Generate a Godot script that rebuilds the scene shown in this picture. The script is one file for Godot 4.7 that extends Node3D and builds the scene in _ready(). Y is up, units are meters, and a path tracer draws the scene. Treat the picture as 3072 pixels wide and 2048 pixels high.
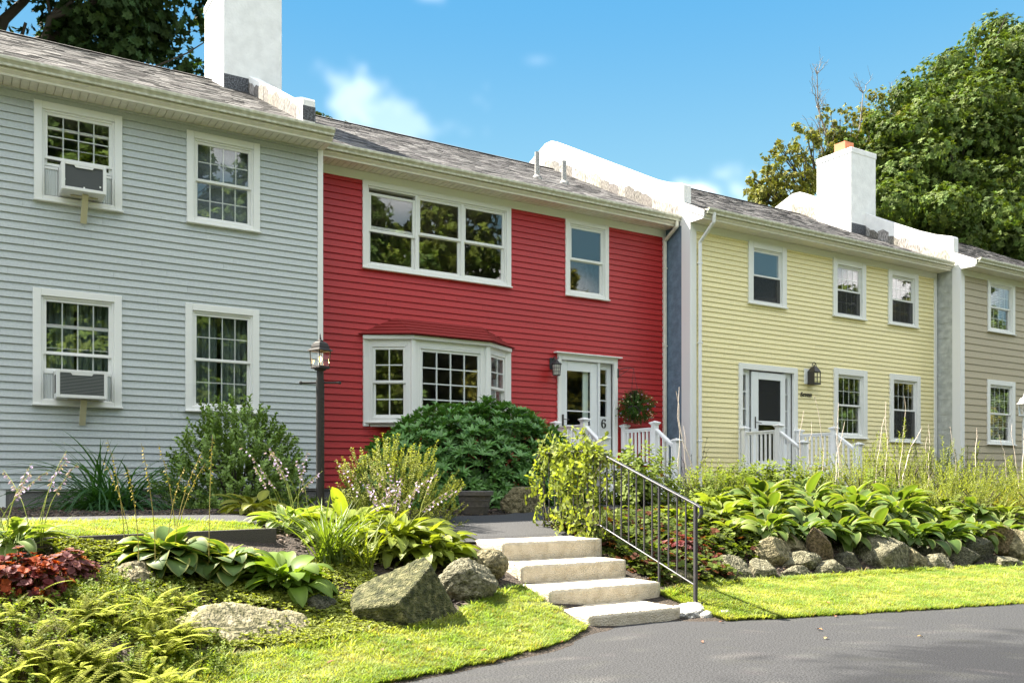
extends Node3D
# A row of four staggered clapboard townhouses behind a planted bank, seen from the drive.
# x runs along the row, y is up, z points from the houses to the drive.

var rng := RandomNumberGenerator.new()
var counts := {}
var mats := {}
var sky_seed := 5
const SUN_TRAVEL := Vector3(0.65, -1.5, 1.0)

# ---------------------------------------------------------------- mesh collector
class G:
	var v := PackedVector3Array()
	var n := PackedVector3Array()
	var c := PackedColorArray()
	var ix := PackedInt32Array()
	var col := Color(1, 1, 1)
	var spin := 0.0
	func tri(a: Vector3, b: Vector3, d: Vector3) -> void:
		var nn := (b - a).cross(d - a).normalized()
		var k := v.size()
		v.append(a); v.append(b); v.append(d)
		for i in 3:
			n.append(nn); c.append(col)
		ix.append(k); ix.append(k + 2); ix.append(k + 1)
	func quad(a: Vector3, b: Vector3, d: Vector3, e: Vector3) -> void:
		var nn := (d - a).cross(e - b).normalized()
		var k := v.size()
		v.append(a); v.append(b); v.append(d); v.append(e)
		for i in 4:
			n.append(nn); c.append(col)
		ix.append_array(PackedInt32Array([k, k + 2, k + 1, k, k + 3, k + 2]))
	func vert(p: Vector3, nn: Vector3, cc: Color) -> int:
		v.append(p); n.append(nn); c.append(cc)
		return v.size() - 1
	func face(i: int, j: int, k: int) -> void:
		ix.append(i); ix.append(k); ix.append(j)
	func box(lo: Vector3, hi: Vector3) -> void:
		bb((lo + hi) / 2.0, hi - lo, Basis.IDENTITY)
	# a box with its edges chamfered by r
	func bb(at: Vector3, size: Vector3, b: Basis, r := 0.0) -> void:
		var h := size / 2.0
		r = minf(r, minf(h.x, minf(h.y, h.z)) * 0.9)
		if r <= 0.0:
			var p := []
			for i in 8:
				p.append(at + b * Vector3(h.x if i & 1 else -h.x, h.y if i & 2 else -h.y, h.z if i & 4 else -h.z))
			quad(p[4], p[5], p[7], p[6]); quad(p[1], p[0], p[2], p[3]); quad(p[5], p[1], p[3], p[7])
			quad(p[0], p[4], p[6], p[2]); quad(p[6], p[7], p[3], p[2]); quad(p[0], p[1], p[5], p[4])
			return
		# per corner three points, one on each face
		var f := func(sx: float, sy: float, sz: float, ax: int) -> Vector3:
			var q := Vector3(sx * (h.x - r), sy * (h.y - r), sz * (h.z - r))
			if ax == 0: q.x = sx * h.x
			elif ax == 1: q.y = sy * h.y
			else: q.z = sz * h.z
			return at + b * q
		for s in [-1.0, 1.0]:
			var x0: Array = [f.call(s, -1.0, -1.0, 0), f.call(s, 1.0, -1.0, 0), f.call(s, 1.0, 1.0, 0), f.call(s, -1.0, 1.0, 0)]
			var y0: Array = [f.call(-1.0, s, -1.0, 1), f.call(-1.0, s, 1.0, 1), f.call(1.0, s, 1.0, 1), f.call(1.0, s, -1.0, 1)]
			var z0: Array = [f.call(-1.0, -1.0, s, 2), f.call(1.0, -1.0, s, 2), f.call(1.0, 1.0, s, 2), f.call(-1.0, 1.0, s, 2)]
			for q in [x0, y0, z0]:
				if s > 0: quad(q[0], q[1], q[2], q[3])
				else: quad(q[3], q[2], q[1], q[0])
		for s in [-1.0, 1.0]:
			for t in [-1.0, 1.0]:
				qo(at, f.call(s, t, -1.0, 0), f.call(s, t, 1.0, 0), f.call(s, t, 1.0, 1), f.call(s, t, -1.0, 1))
				qo(at, f.call(s, -1.0, t, 0), f.call(s, 1.0, t, 0), f.call(s, 1.0, t, 2), f.call(s, -1.0, t, 2))
				qo(at, f.call(-1.0, s, t, 1), f.call(1.0, s, t, 1), f.call(1.0, s, t, 2), f.call(-1.0, s, t, 2))
				for u in [-1.0, 1.0]:
					var a: Vector3 = f.call(s, t, u, 0)
					var e: Vector3 = f.call(s, t, u, 1)
					var d: Vector3 = f.call(s, t, u, 2)
					if (e - a).cross(d - a).dot(a - at) > 0: tri(a, e, d)
					else: tri(a, d, e)
	# quad turned to face away from a centre
	func qo(o: Vector3, a: Vector3, b: Vector3, d: Vector3, e: Vector3) -> void:
		if (d - a).cross(e - b).dot((a + b + d + e) / 4.0 - o) > 0: quad(a, b, d, e)
		else: quad(e, d, b, a)
	func tube(pts: Array, rad: Array, sides := 8, caps := true) -> void:
		var rings := []
		var up := Vector3.UP
		for i in pts.size():
			var d: Vector3 = (pts[mini(i + 1, pts.size() - 1)] - pts[maxi(i - 1, 0)]).normalized()
			if absf(d.dot(up)) > 0.93: up = Vector3.RIGHT if absf(d.x) < 0.7 else Vector3.BACK
			var sd := d.cross(up).normalized()
			var w := sd.cross(d).normalized()
			up = w
			var r: float = rad[mini(i, rad.size() - 1)]
			var ring := []
			for k in sides:
				var a := TAU * k / sides
				var nn := sd * cos(a) + w * sin(a)
				ring.append(vert(pts[i] + nn * r, nn, col))
			rings.append(ring)
		for i in range(1, rings.size()):
			for k in sides:
				var k2 := (k + 1) % sides
				face(rings[i - 1][k], rings[i][k2], rings[i - 1][k2]); face(rings[i - 1][k], rings[i][k], rings[i][k2])
		if caps:
			for e in [0, rings.size() - 1]:
				var o := vert(pts[e], ((pts[1] - pts[0]) if e > 0 else (pts[0] - pts[1])).normalized(), col)
				for k in sides:
					if e == 0: face(o, rings[e][k], rings[e][(k + 1) % sides])
					else: face(o, rings[e][(k + 1) % sides], rings[e][k])
	# profile of Vector2(radius, height) turned about y
	func lathe(at: Vector3, prof: Array, sides := 16, smooth := true) -> void:
		for i in range(1, prof.size()):
			var a: Vector2 = prof[i - 1]
			var b: Vector2 = prof[i]
			for k in sides:
				var t0 := TAU * k / sides + spin
				var t1 := TAU * (k + 1) / sides + spin
				var p0 := at + Vector3(cos(t0) * a.x, a.y, -sin(t0) * a.x)
				var p1 := at + Vector3(cos(t1) * a.x, a.y, -sin(t1) * a.x)
				var p2 := at + Vector3(cos(t1) * b.x, b.y, -sin(t1) * b.x)
				var p3 := at + Vector3(cos(t0) * b.x, b.y, -sin(t0) * b.x)
				if not smooth:
					quad(p0, p1, p2, p3)
				else:
					var e := Vector2(b.y - a.y, a.x - b.x).normalized()
					var n0 := Vector3(cos(t0) * e.x, e.y, -sin(t0) * e.x)
					var n1 := Vector3(cos(t1) * e.x, e.y, -sin(t1) * e.x)
					var q := [vert(p0, n0, col), vert(p1, n1, col), vert(p2, n1, col), vert(p3, n0, col)]
					face(q[0], q[1], q[2]); face(q[0], q[2], q[3])
	# flat outline (Vector2 list) in the plane o + ux*x + uy*y, pushed along d
	func ext(poly: PackedVector2Array, o: Vector3, ux: Vector3, uy: Vector3, d: Vector3) -> void:
		var tr := Geometry2D.triangulate_polygon(poly)
		var m := poly.size()
		var p := []
		for q in poly: p.append(o + ux * q.x + uy * q.y)
		for i in range(0, tr.size(), 3):
			var a: Vector3 = p[tr[i]]
			var b: Vector3 = p[tr[i + 1]]
			var e: Vector3 = p[tr[i + 2]]
			if (b - a).cross(e - a).dot(d) > 0:
				var s := b; b = e; e = s
			tri(a, b, e); tri(a + d, e + d, b + d)
		var flip := Geometry2D.is_polygon_clockwise(poly) != (ux.cross(uy).dot(d) < 0)
		for i in m:
			var a: Vector3 = p[i]
			var b: Vector3 = p[(i + 1) % m]
			if flip: quad(b, a, a + d, b + d)
			else: quad(a, b, b + d, a + d)
	func mesh(m: Material) -> ArrayMesh:
		var arr := []
		arr.resize(Mesh.ARRAY_MAX)
		arr[Mesh.ARRAY_VERTEX] = v; arr[Mesh.ARRAY_NORMAL] = n; arr[Mesh.ARRAY_COLOR] = c; arr[Mesh.ARRAY_INDEX] = ix
		var am := ArrayMesh.new()
		am.add_surface_from_arrays(Mesh.PRIMITIVE_TRIANGLES, arr)
		am.surface_set_material(0, m)
		return am

# ---------------------------------------------------------------- naming and parenting
func numbered(parent: Node, base: String) -> String:
	var key := str(parent.get_instance_id()) + base
	var k: int = counts.get(key, -1) + 1
	counts[key] = k
	return base if k == 0 else "%s_%03d" % [base, k]
func thing(called: String, label: String, category: String, at: Vector3, group := "") -> Node3D:
	var o := Node3D.new()
	o.name = numbered(self, called)
	add_child(o)
	o.position = at
	tag(o, label, category, group)
	return o
func tag(o: Node, label: String, category: String, group := "") -> void:
	o.set_meta("label", label); o.set_meta("category", category)
	if group != "": o.set_meta("group", group)
# a part whose mesh is written in world places: it is moved back by the place of the thing it hangs under
func part(parent: Node3D, called: String, g: G, m: Material) -> MeshInstance3D:
	return part_mesh(parent, called, g.mesh(m), Transform3D(Basis.IDENTITY, Vector3.ZERO if parent is MeshInstance3D else -parent.position))
func part_mesh(parent: Node3D, called: String, m: Mesh, t: Transform3D) -> MeshInstance3D:
	var o := MeshInstance3D.new()
	o.mesh = m
	o.name = numbered(parent, called)
	parent.add_child(o)
	o.transform = t
	return o
func whole(called: String, g: G, m: Material, label: String, category: String, group := "") -> MeshInstance3D:
	var o := part_mesh(self, called, g.mesh(m), Transform3D.IDENTITY)
	tag(o, label, category, group)
	return o
func structure(called: String, g: G, m: Material) -> MeshInstance3D:
	var o := part_mesh(self, called, g.mesh(m), Transform3D.IDENTITY)
	o.set_meta("kind", "structure")
	return o
func scatter(parent: Node3D, called: String, m: Mesh, places: Array, colors := []) -> MultiMeshInstance3D:
	var mm := MultiMesh.new()
	mm.transform_format = MultiMesh.TRANSFORM_3D
	mm.use_colors = colors.size() > 0
	mm.mesh = m
	mm.instance_count = places.size()
	for i in places.size():
		mm.set_instance_transform(i, places[i])
		if colors.size() > 0: mm.set_instance_color(i, colors[i])
	var o := MultiMeshInstance3D.new()
	o.multimesh = mm
	o.name = numbered(parent, called)
	parent.add_child(o)
	if parent != self: o.position = -parent.position
	o.set_meta("kind", "stuff")
	return o

# ---------------------------------------------------------------- textures and materials
func tex(freq: float, lo: float, hi: float, seed_ := 1, oct := 4, size := 512, tint_a := Color(1, 1, 1), tint_b := Color(1, 1, 1), power := 1.0) -> ImageTexture:
	var fn := FastNoiseLite.new()
	fn.seed = seed_
	fn.frequency = freq
	fn.fractal_octaves = oct
	fn.noise_type = FastNoiseLite.TYPE_SIMPLEX
	var im := fn.get_seamless_image(size, size)
	im.convert(Image.FORMAT_L8)
	var src := im.get_data()
	var lut := []
	for i in 256:
		var t := pow(i / 255.0, power)
		var q := tint_a.lerp(tint_b, t) * (lo + (hi - lo) * t)
		lut.append([int(clampf(q.r, 0, 1) * 255.0), int(clampf(q.g, 0, 1) * 255.0), int(clampf(q.b, 0, 1) * 255.0)])
	var out := PackedByteArray()
	out.resize(size * size * 3)
	for i in size * size:
		var l: Array = lut[src[i]]
		out[i * 3] = l[0]; out[i * 3 + 1] = l[1]; out[i * 3 + 2] = l[2]
	return ImageTexture.create_from_image(Image.create_from_data(size, size, false, Image.FORMAT_RGB8, out))
func lin(r: float, g: float, b: float, a := 1.0) -> Color:
	var q := Color(r, g, b).linear_to_srgb()
	q.a = a
	return q
# colour in linear reflectance; t a texture laid in the world's axes, s its repeats per metre
func mat(called: String, col: Color, rough := 0.7, t: Texture2D = null, s := 1.0, bump: Texture2D = null, bump_cm := 0.0) -> StandardMaterial3D:
	var m := StandardMaterial3D.new()
	m.resource_name = called
	m.albedo_color = col
	m.roughness = rough
	m.vertex_color_use_as_albedo = true
	if t != null:
		m.albedo_texture = t
	if bump != null:
		m.heightmap_enabled = true
		m.heightmap_texture = bump
		m.heightmap_scale = bump_cm
	if t != null or bump != null:
		m.uv1_triplanar = true
		m.uv1_world_triplanar = true
		m.uv1_scale = Vector3(s, s, s)
	mats[called] = m
	return m
func leafmat(called: String, back := 0.6, rough := 0.5, spec := 0.5) -> StandardMaterial3D:
	var m := mat(called, Color(1, 1, 1), rough)
	m.backlight_enabled = true
	m.backlight = Color(back, back, back * 0.55)
	m.metallic_specular = spec
	m.cull_mode = BaseMaterial3D.CULL_DISABLED
	return m
func rr(a: float, b: float) -> float:
	return rng.randf_range(a, b)

# ---------------------------------------------------------------- sky
func make_sky() -> PanoramaSkyMaterial:
	var w := 1024
	var h := 512
	var fn := FastNoiseLite.new()
	fn.seed = 11; fn.frequency = 1.0; fn.fractal_octaves = 5; fn.fractal_gain = 0.55
	var fb := FastNoiseLite.new()
	fb.seed = 4; fb.frequency = 0.6; fb.fractal_octaves = 3
	# single clouds: azimuth from the row's outward axis and height (radians), half-sizes, strength, raggedness
	var cl := [[0.385, 0.402, 0.045, 0.026, 0.17, 1.2], [0.425, 0.38, 0.06, 0.034, 0.11, 1.3], [0.368, 0.412, 0.02, 0.015, 0.16, 0.9], [0.8, 0.285, 0.062, 0.045, 0.26, 0.7], [0.765, 0.30, 0.03, 0.02, 0.4, 0.9], [0.465, 0.495, 0.03, 0.006, 0.12, 1.0], [0.60, 0.437, 0.03, 0.003, 0.05, 1.2], [0.455, 0.36, 0.06, 0.025, 0.06, 1.5]]
	var im := Image.create(w, h, false, Image.FORMAT_RGBF)
	for j in h:
		var el := PI / 2.0 - PI * (j + 0.5) / h
		var y := sin(el)
		var t := clampf(y, 0.0, 1.0)
		var base := SKY_LOW.lerp(SKY_MID, smoothstep(0.16, 0.52, t)).lerp(SKY_TOP, smoothstep(0.5, 1.0, t))
		base = SKY_RIM.lerp(base, smoothstep(-0.02, 0.2, t))
		for i in w:
			var az := wrapf(TAU * (i + 0.5) / w, -PI, PI)   # 0 along -z, positive toward +x
			var d := Vector3(sin(az) * cos(el), y, -cos(az) * cos(el))
			var cov := 0.0
			if y > -0.05:
				var p := d / (maxf(y, 0.0) + 0.22)
				cov = smoothstep(-0.22, 0.30, fn.get_noise_3d(p.x * 0.9, y * 0.5, p.z * 0.9) + 0.3 * fb.get_noise_3d(p.x, 3.0, p.z)) * 0.9
				# broken cloud covers the sky behind the drive; over the row it is nearly clear
				cov *= smoothstep(0.35, -0.25, d.dot(Vector3(0.36, 0.0, -0.93)))
				for q in cl:
					var r := Vector2((az - q[0]) / q[2], (el - q[1]) / q[3]).length()
					if r < 2.5:
						var e: float = (1.0 - r) + q[5] * 1.6 * (fn.get_noise_3d(d.x * 9.0 + d.y * 5.0, d.y * 17.0, d.z * 9.0) + 0.6 * fn.get_noise_3d(d.x * 26.0, d.y * 40.0, d.z * 26.0))
						cov = maxf(cov, q[4] * smoothstep(0.0, 1.0, e))
			im.set_pixel(i, j, base.lerp(CLOUD, clampf(cov, 0.0, 1.0)))
	var m := PanoramaSkyMaterial.new()
	m.panorama = ImageTexture.create_from_image(im)
	return m
const SKY_RIM := Color(0.14, 0.21, 0.235)
const SKY_LOW := Color(0.092, 0.168, 0.2)
const SKY_MID := Color(0.027, 0.1, 0.183)
const SKY_TOP := Color(0.019, 0.072, 0.148)
const CLOUD := Color(0.78, 0.755, 0.73)

# ---------------------------------------------------------------- ground
const COLS := [
	[-12.0, [[5.4, 0.95], [6.9, 0.86], [7.4, 0.75], [9.2, 0.4], [10.2, 0.06], [10.6, -0.03]]],
	[0.0, [[5.4, 0.95], [6.95, 0.86], [7.2, 0.75], [8.0, 0.56], [9.1, 0.33], [9.8, 0.06], [10.3, -0.03]]],
	[0.9, [[5.4, 0.95], [6.9, 0.86], [7.2, 0.72], [8.0, 0.5], [8.9, 0.27], [9.4, 0.07], [10.0, -0.03]]],
	[1.7, [[5.4, 0.95], [6.65, 0.85], [7.2, 0.62], [8.3, 0.25], [8.85, 0.1], [9.8, 0.01], [10.0, -0.03]]],
	[2.6, [[5.2, 0.94], [6.3, 0.8], [7.2, 0.52], [8.4, 0.17], [9.6, 0.01], [9.9, -0.03]]],
	[3.8, [[4.3, 0.93], [5.0, 0.84], [5.7, 0.7], [7.0, 0.5], [7.8, 0.27], [8.5, 0.13], [9.3, 0.01], [9.6, -0.03]]],
	[4.7, [[4.4, 0.9], [6.2, 0.68], [6.9, 0.47], [7.6, 0.28], [8.4, 0.08], [8.8, 0.0], [9.0, -0.03]]],
	[5.5, [[4.4, 0.9], [6.2, 0.66], [6.9, 0.4], [7.6, 0.2], [8.3, 0.02], [8.6, -0.03]]],
	[6.4, [[4.4, 0.9], [6.2, 0.68], [7.0, 0.42], [7.9, 0.17], [8.9, 0.01], [9.3, -0.03]]],
	[8.3, [[4.4, 0.95], [6.0, 0.74], [6.8, 0.5], [7.25, 0.25], [7.6, 0.14], [9.4, 0.01], [9.8, -0.03]]],
	[12.0, [[4.4, 0.95], [6.3, 0.74], [7.1, 0.5], [7.6, 0.25], [7.95, 0.14], [10.1, 0.01], [10.5, -0.03]]],
	[20.0, [[4.4, 0.95], [6.6, 0.74], [7.5, 0.5], [8.0, 0.25], [8.4, 0.14], [11.4, 0.01], [11.8, -0.03]]],
	[60.0, [[4.4, 0.95], [7.6, 0.74], [8.5, 0.5], [9.0, 0.25], [9.4, 0.14], [17.5, 0.01], [18.0, -0.03]]]]
const EDGE := [[-12.0, 10.1], [0.0, 9.95], [1.5, 9.78], [2.46, 9.61], [3.2, 9.43], [3.8, 9.22], [4.25, 9.0], [4.6, 8.72], [4.83, 8.57], [5.9, 8.6], [6.15, 8.86], [6.6, 8.98], [7.76, 9.28], [9.86, 9.7], [14.0, 10.45], [20.0, 11.5], [60.0, 17.8]]
func column_y(cq: Array, z: float) -> float:
	if z <= cq[0][0]: return cq[0][1]
	for i in range(1, cq.size()):
		if z <= cq[i][0]:
			return lerpf(cq[i - 1][1], cq[i][1], (z - cq[i - 1][0]) / (cq[i][0] - cq[i - 1][0]))
	return -0.03
func ground_y(x: float, z: float) -> float:
	if x <= COLS[0][0]: return column_y(COLS[0][1], z)
	for i in range(1, COLS.size()):
		if x <= COLS[i][0]:
			var t: float = (x - COLS[i - 1][0]) / (COLS[i][0] - COLS[i - 1][0])
			return lerpf(column_y(COLS[i - 1][1], z), column_y(COLS[i][1], z), t)
	return column_y(COLS[-1][1], z)
func edge_z(x: float) -> float:
	if x <= EDGE[0][0]: return EDGE[0][1]
	for i in range(1, EDGE.size()):
		if x <= EDGE[i][0]:
			return lerpf(EDGE[i - 1][1], EDGE[i][1], (x - EDGE[i - 1][0]) / (EDGE[i][0] - EDGE[i - 1][0]))
	return EDGE[-1][1]
func gp(x: float, z: float, lift := 0.0) -> Vector3:
	return Vector3(x, ground_y(x, z) + lift, z)
# a sheet that follows f(x, z) over an uneven grid
func sheet(g: G, xs: Array, zs: Array, f: Callable, fc: Callable) -> void:
	var nx := xs.size()
	var base := g.v.size()
	for z: float in zs:
		for x: float in xs:
			var y: float = f.call(x, z)
			var e := 0.06
			var nn := Vector3(f.call(x - e, z) - f.call(x + e, z), 2.0 * e, f.call(x, z - e) - f.call(x, z + e)).normalized()
			g.vert(Vector3(x, y, z), nn, fc.call(x, z))
	for j in zs.size() - 1:
		for i in nx - 1:
			var k := base + j * nx + i
			g.face(k, k + nx, k + nx + 1); g.face(k, k + nx + 1, k + 1)
func steps_between(a: float, b: float, s: float) -> Array:
	var out := []
	var k := int(ceil((b - a) / s))
	for i in k + 1: out.append(lerpf(a, b, float(i) / k))
	return out
# a strip between two rows of points [x, z_a, z_b], lifted over the ground
func strip(g: G, xs: Array, za: Callable, zb: Callable, across: int, y: Callable) -> void:
	var rows := []
	for x: float in xs:
		var row := []
		for k in across + 1:
			var z := lerpf(za.call(x), zb.call(x), float(k) / across)
			row.append(Vector3(x, y.call(x, z), z))
		rows.append(row)
	for i in rows.size() - 1:
		for k in across:
			g.quad(rows[i][k], rows[i][k + 1], rows[i + 1][k + 1], rows[i + 1][k])

# ---------------------------------------------------------------- house pieces
func tf(x: float, y: float, z: float) -> Transform3D:
	return Transform3D(Basis.IDENTITY, Vector3(x, y, z))
# wall with openings (Rect2 list) as a slab from z - thick to z
func slab(g: G, x0: float, x1: float, y0: float, y1: float, z: float, thick: float, holes: Array) -> void:
	var xs := [x0, x1]
	var ys := [y0, y1]
	for r: Rect2 in holes:
		for q in [r.position.x, r.end.x]:
			if q > x0 and q < x1: xs.append(q)
		for q in [r.position.y, r.end.y]:
			if q > y0 and q < y1: ys.append(q)
	xs.sort(); ys.sort()
	for j in ys.size() - 1:
		for i in xs.size() - 1:
			if xs[i + 1] - xs[i] < 0.001 or ys[j + 1] - ys[j] < 0.001: continue
			var mid := Vector2((xs[i] + xs[i + 1]) / 2, (ys[j] + ys[j + 1]) / 2)
			var out := false
			for r: Rect2 in holes:
				if r.has_point(mid): out = true
			if not out: g.box(Vector3(xs[i], ys[j], z - thick), Vector3(xs[i + 1], ys[j + 1], z))
# overlapping boards, each course a piece of its own, cut round the openings
func clapboards(wall: Node3D, off: Vector3, x0: float, x1: float, y0: float, y1: float, z: float, e: float, holes: Array, m: Material, butt := 0.025) -> void:
	var k := 0
	while y0 + k * e < y1 - 0.005:
		var a := y0 + k * e
		var b := minf(a + e, y1)
		var ys := [a, b]
		for r: Rect2 in holes:
			for q in [r.position.y, r.end.y]:
				if q > a + 0.004 and q < b - 0.004: ys.append(q)
		ys.sort()
		for j in ys.size() - 1:
			var spans := [[x0, x1]]
			for r: Rect2 in holes:
				if r.position.y < (ys[j] + ys[j + 1]) / 2 and r.end.y > (ys[j] + ys[j + 1]) / 2:
					var nx := []
					for sp in spans:
						if r.end.x <= sp[0] or r.position.x >= sp[1]: nx.append(sp)
						else:
							if r.position.x > sp[0]: nx.append([sp[0], r.position.x])
							if r.end.x < sp[1]: nx.append([r.end.x, sp[1]])
					spans = nx
			var boards := []
			for sp in spans:
				var u: float = sp[0]
				var first := true
				while u < sp[1] - 0.01:
					var ln := rr(2.4, 4.2) * (rr(0.3, 1.0) if first else 1.0)
					var v: float = minf(u + ln, sp[1])
					if sp[1] - v < 0.4: v = sp[1]
					boards.append([u, v - (0.0022 if v < sp[1] else 0.0)])
					u = v
					first = false
			for sp in boards:
				var s := 1.0 + rr(-0.05, 0.04)
				var g := G.new()
				g.col = Color(s, s, s)
				var ta := lerpf(butt, 0.003, (ys[j] - a) / e)
				var tb := lerpf(butt, 0.003, (ys[j + 1] - a) / e)
				var cuts := int(maxf(1.0, (sp[1] - sp[0]) / 0.7))
				for i in cuts:
					var u0 := lerpf(sp[0], sp[1], float(i) / cuts)
					var u1 := lerpf(sp[0], sp[1], float(i + 1) / cuts)
					var w0 := 0.0022 * sin(u0 * 1.9 + k * 2.3)
					var w1 := 0.0022 * sin(u1 * 1.9 + k * 2.3)
					var lo0 := Vector3(u0, ys[j] + (w0 if j == 0 else 0.0), z + ta)
					var lo1 := Vector3(u1, ys[j] + (w1 if j == 0 else 0.0), z + ta)
					g.quad(lo0, lo1, Vector3(u1, ys[j + 1], z + tb), Vector3(u0, ys[j + 1], z + tb))
					g.quad(Vector3(u0, lo0.y, z), Vector3(u1, lo1.y, z), lo1, lo0)
				g.quad(Vector3(sp[1], ys[j], z + ta), Vector3(sp[1], ys[j], z), Vector3(sp[1], ys[j + 1], z), Vector3(sp[1], ys[j + 1], z + tb))
				g.quad(Vector3(sp[0], ys[j], z), Vector3(sp[0], ys[j], z + ta), Vector3(sp[0], ys[j + 1], z + tb), Vector3(sp[0], ys[j + 1], z))
				part_mesh(wall, "clapboard", g.mesh(m), tf(off.x, off.y, off.z))
		k += 1
func frame(g: G, x0: float, x1: float, y0: float, y1: float, w: float, za: float, zb: float, r := 0.004) -> void:
	g.bb(Vector3(x0 + w / 2, (y0 + y1) / 2, (za + zb) / 2), Vector3(w, y1 - y0, zb - za), Basis.IDENTITY, r)
	g.bb(Vector3(x1 - w / 2, (y0 + y1) / 2, (za + zb) / 2), Vector3(w, y1 - y0, zb - za), Basis.IDENTITY, r)
	g.bb(Vector3((x0 + x1) / 2, y1 - w / 2, (za + zb) / 2), Vector3(x1 - x0 - 2 * w, w, zb - za - 0.001), Basis.IDENTITY, r)
	g.bb(Vector3((x0 + x1) / 2, y0 + w / 2, (za + zb) / 2), Vector3(x1 - x0 - 2 * w, w, zb - za - 0.001), Basis.IDENTITY, r)
# one sash with its double glazing and the bars between the panes
func sash(win: Node3D, x0: float, x1: float, y0: float, y1: float, z: float, cols: int, rows: int, o: Dictionary) -> void:
	var w: float = o.get("stile", 0.042)
	var g := G.new()
	frame(g, x0, x1, y0, y1, w, z - 0.034, z)
	part(win, "sash", g, mats[o.get("trim", "trim")])
	var gl := G.new()
	for zz in [z - 0.008, z - 0.011, z - 0.025, z - 0.028]:
		gl.quad(Vector3(x0 + w, y0 + w, zz), Vector3(x1 - w, y0 + w, zz), Vector3(x1 - w, y1 - w, zz), Vector3(x0 + w, y1 - w, zz))
	part(win, "pane", gl, mats["glass"])
	var bar: float = o.get("bar", 0.016)
	var proud: bool = o.get("proud", false)
	var zc := z - 0.018
	var dz := 0.006
	if proud:
		zc = z - 0.014
		dz = 0.024
	var iw := (x1 - x0 - 2 * w)
	var ih := (y1 - y0 - 2 * w)
	for i in range(1, cols):
		var gm := G.new()
		gm.bb(Vector3(x0 + w + iw * i / cols, (y0 + y1) / 2, zc), Vector3(bar, ih, dz), Basis.IDENTITY)
		part(win, "muntin", gm, mats["muntin"])
	for j in range(1, rows):
		for i in cols:
			var gm := G.new()
			gm.bb(Vector3(x0 + w + iw * (i + 0.5) / cols, y0 + w + ih * j / rows, zc), Vector3(iw / cols - bar, bar, dz - 0.001), Basis.IDENTITY)
			part(win, "muntin", gm, mats["muntin"])
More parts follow.
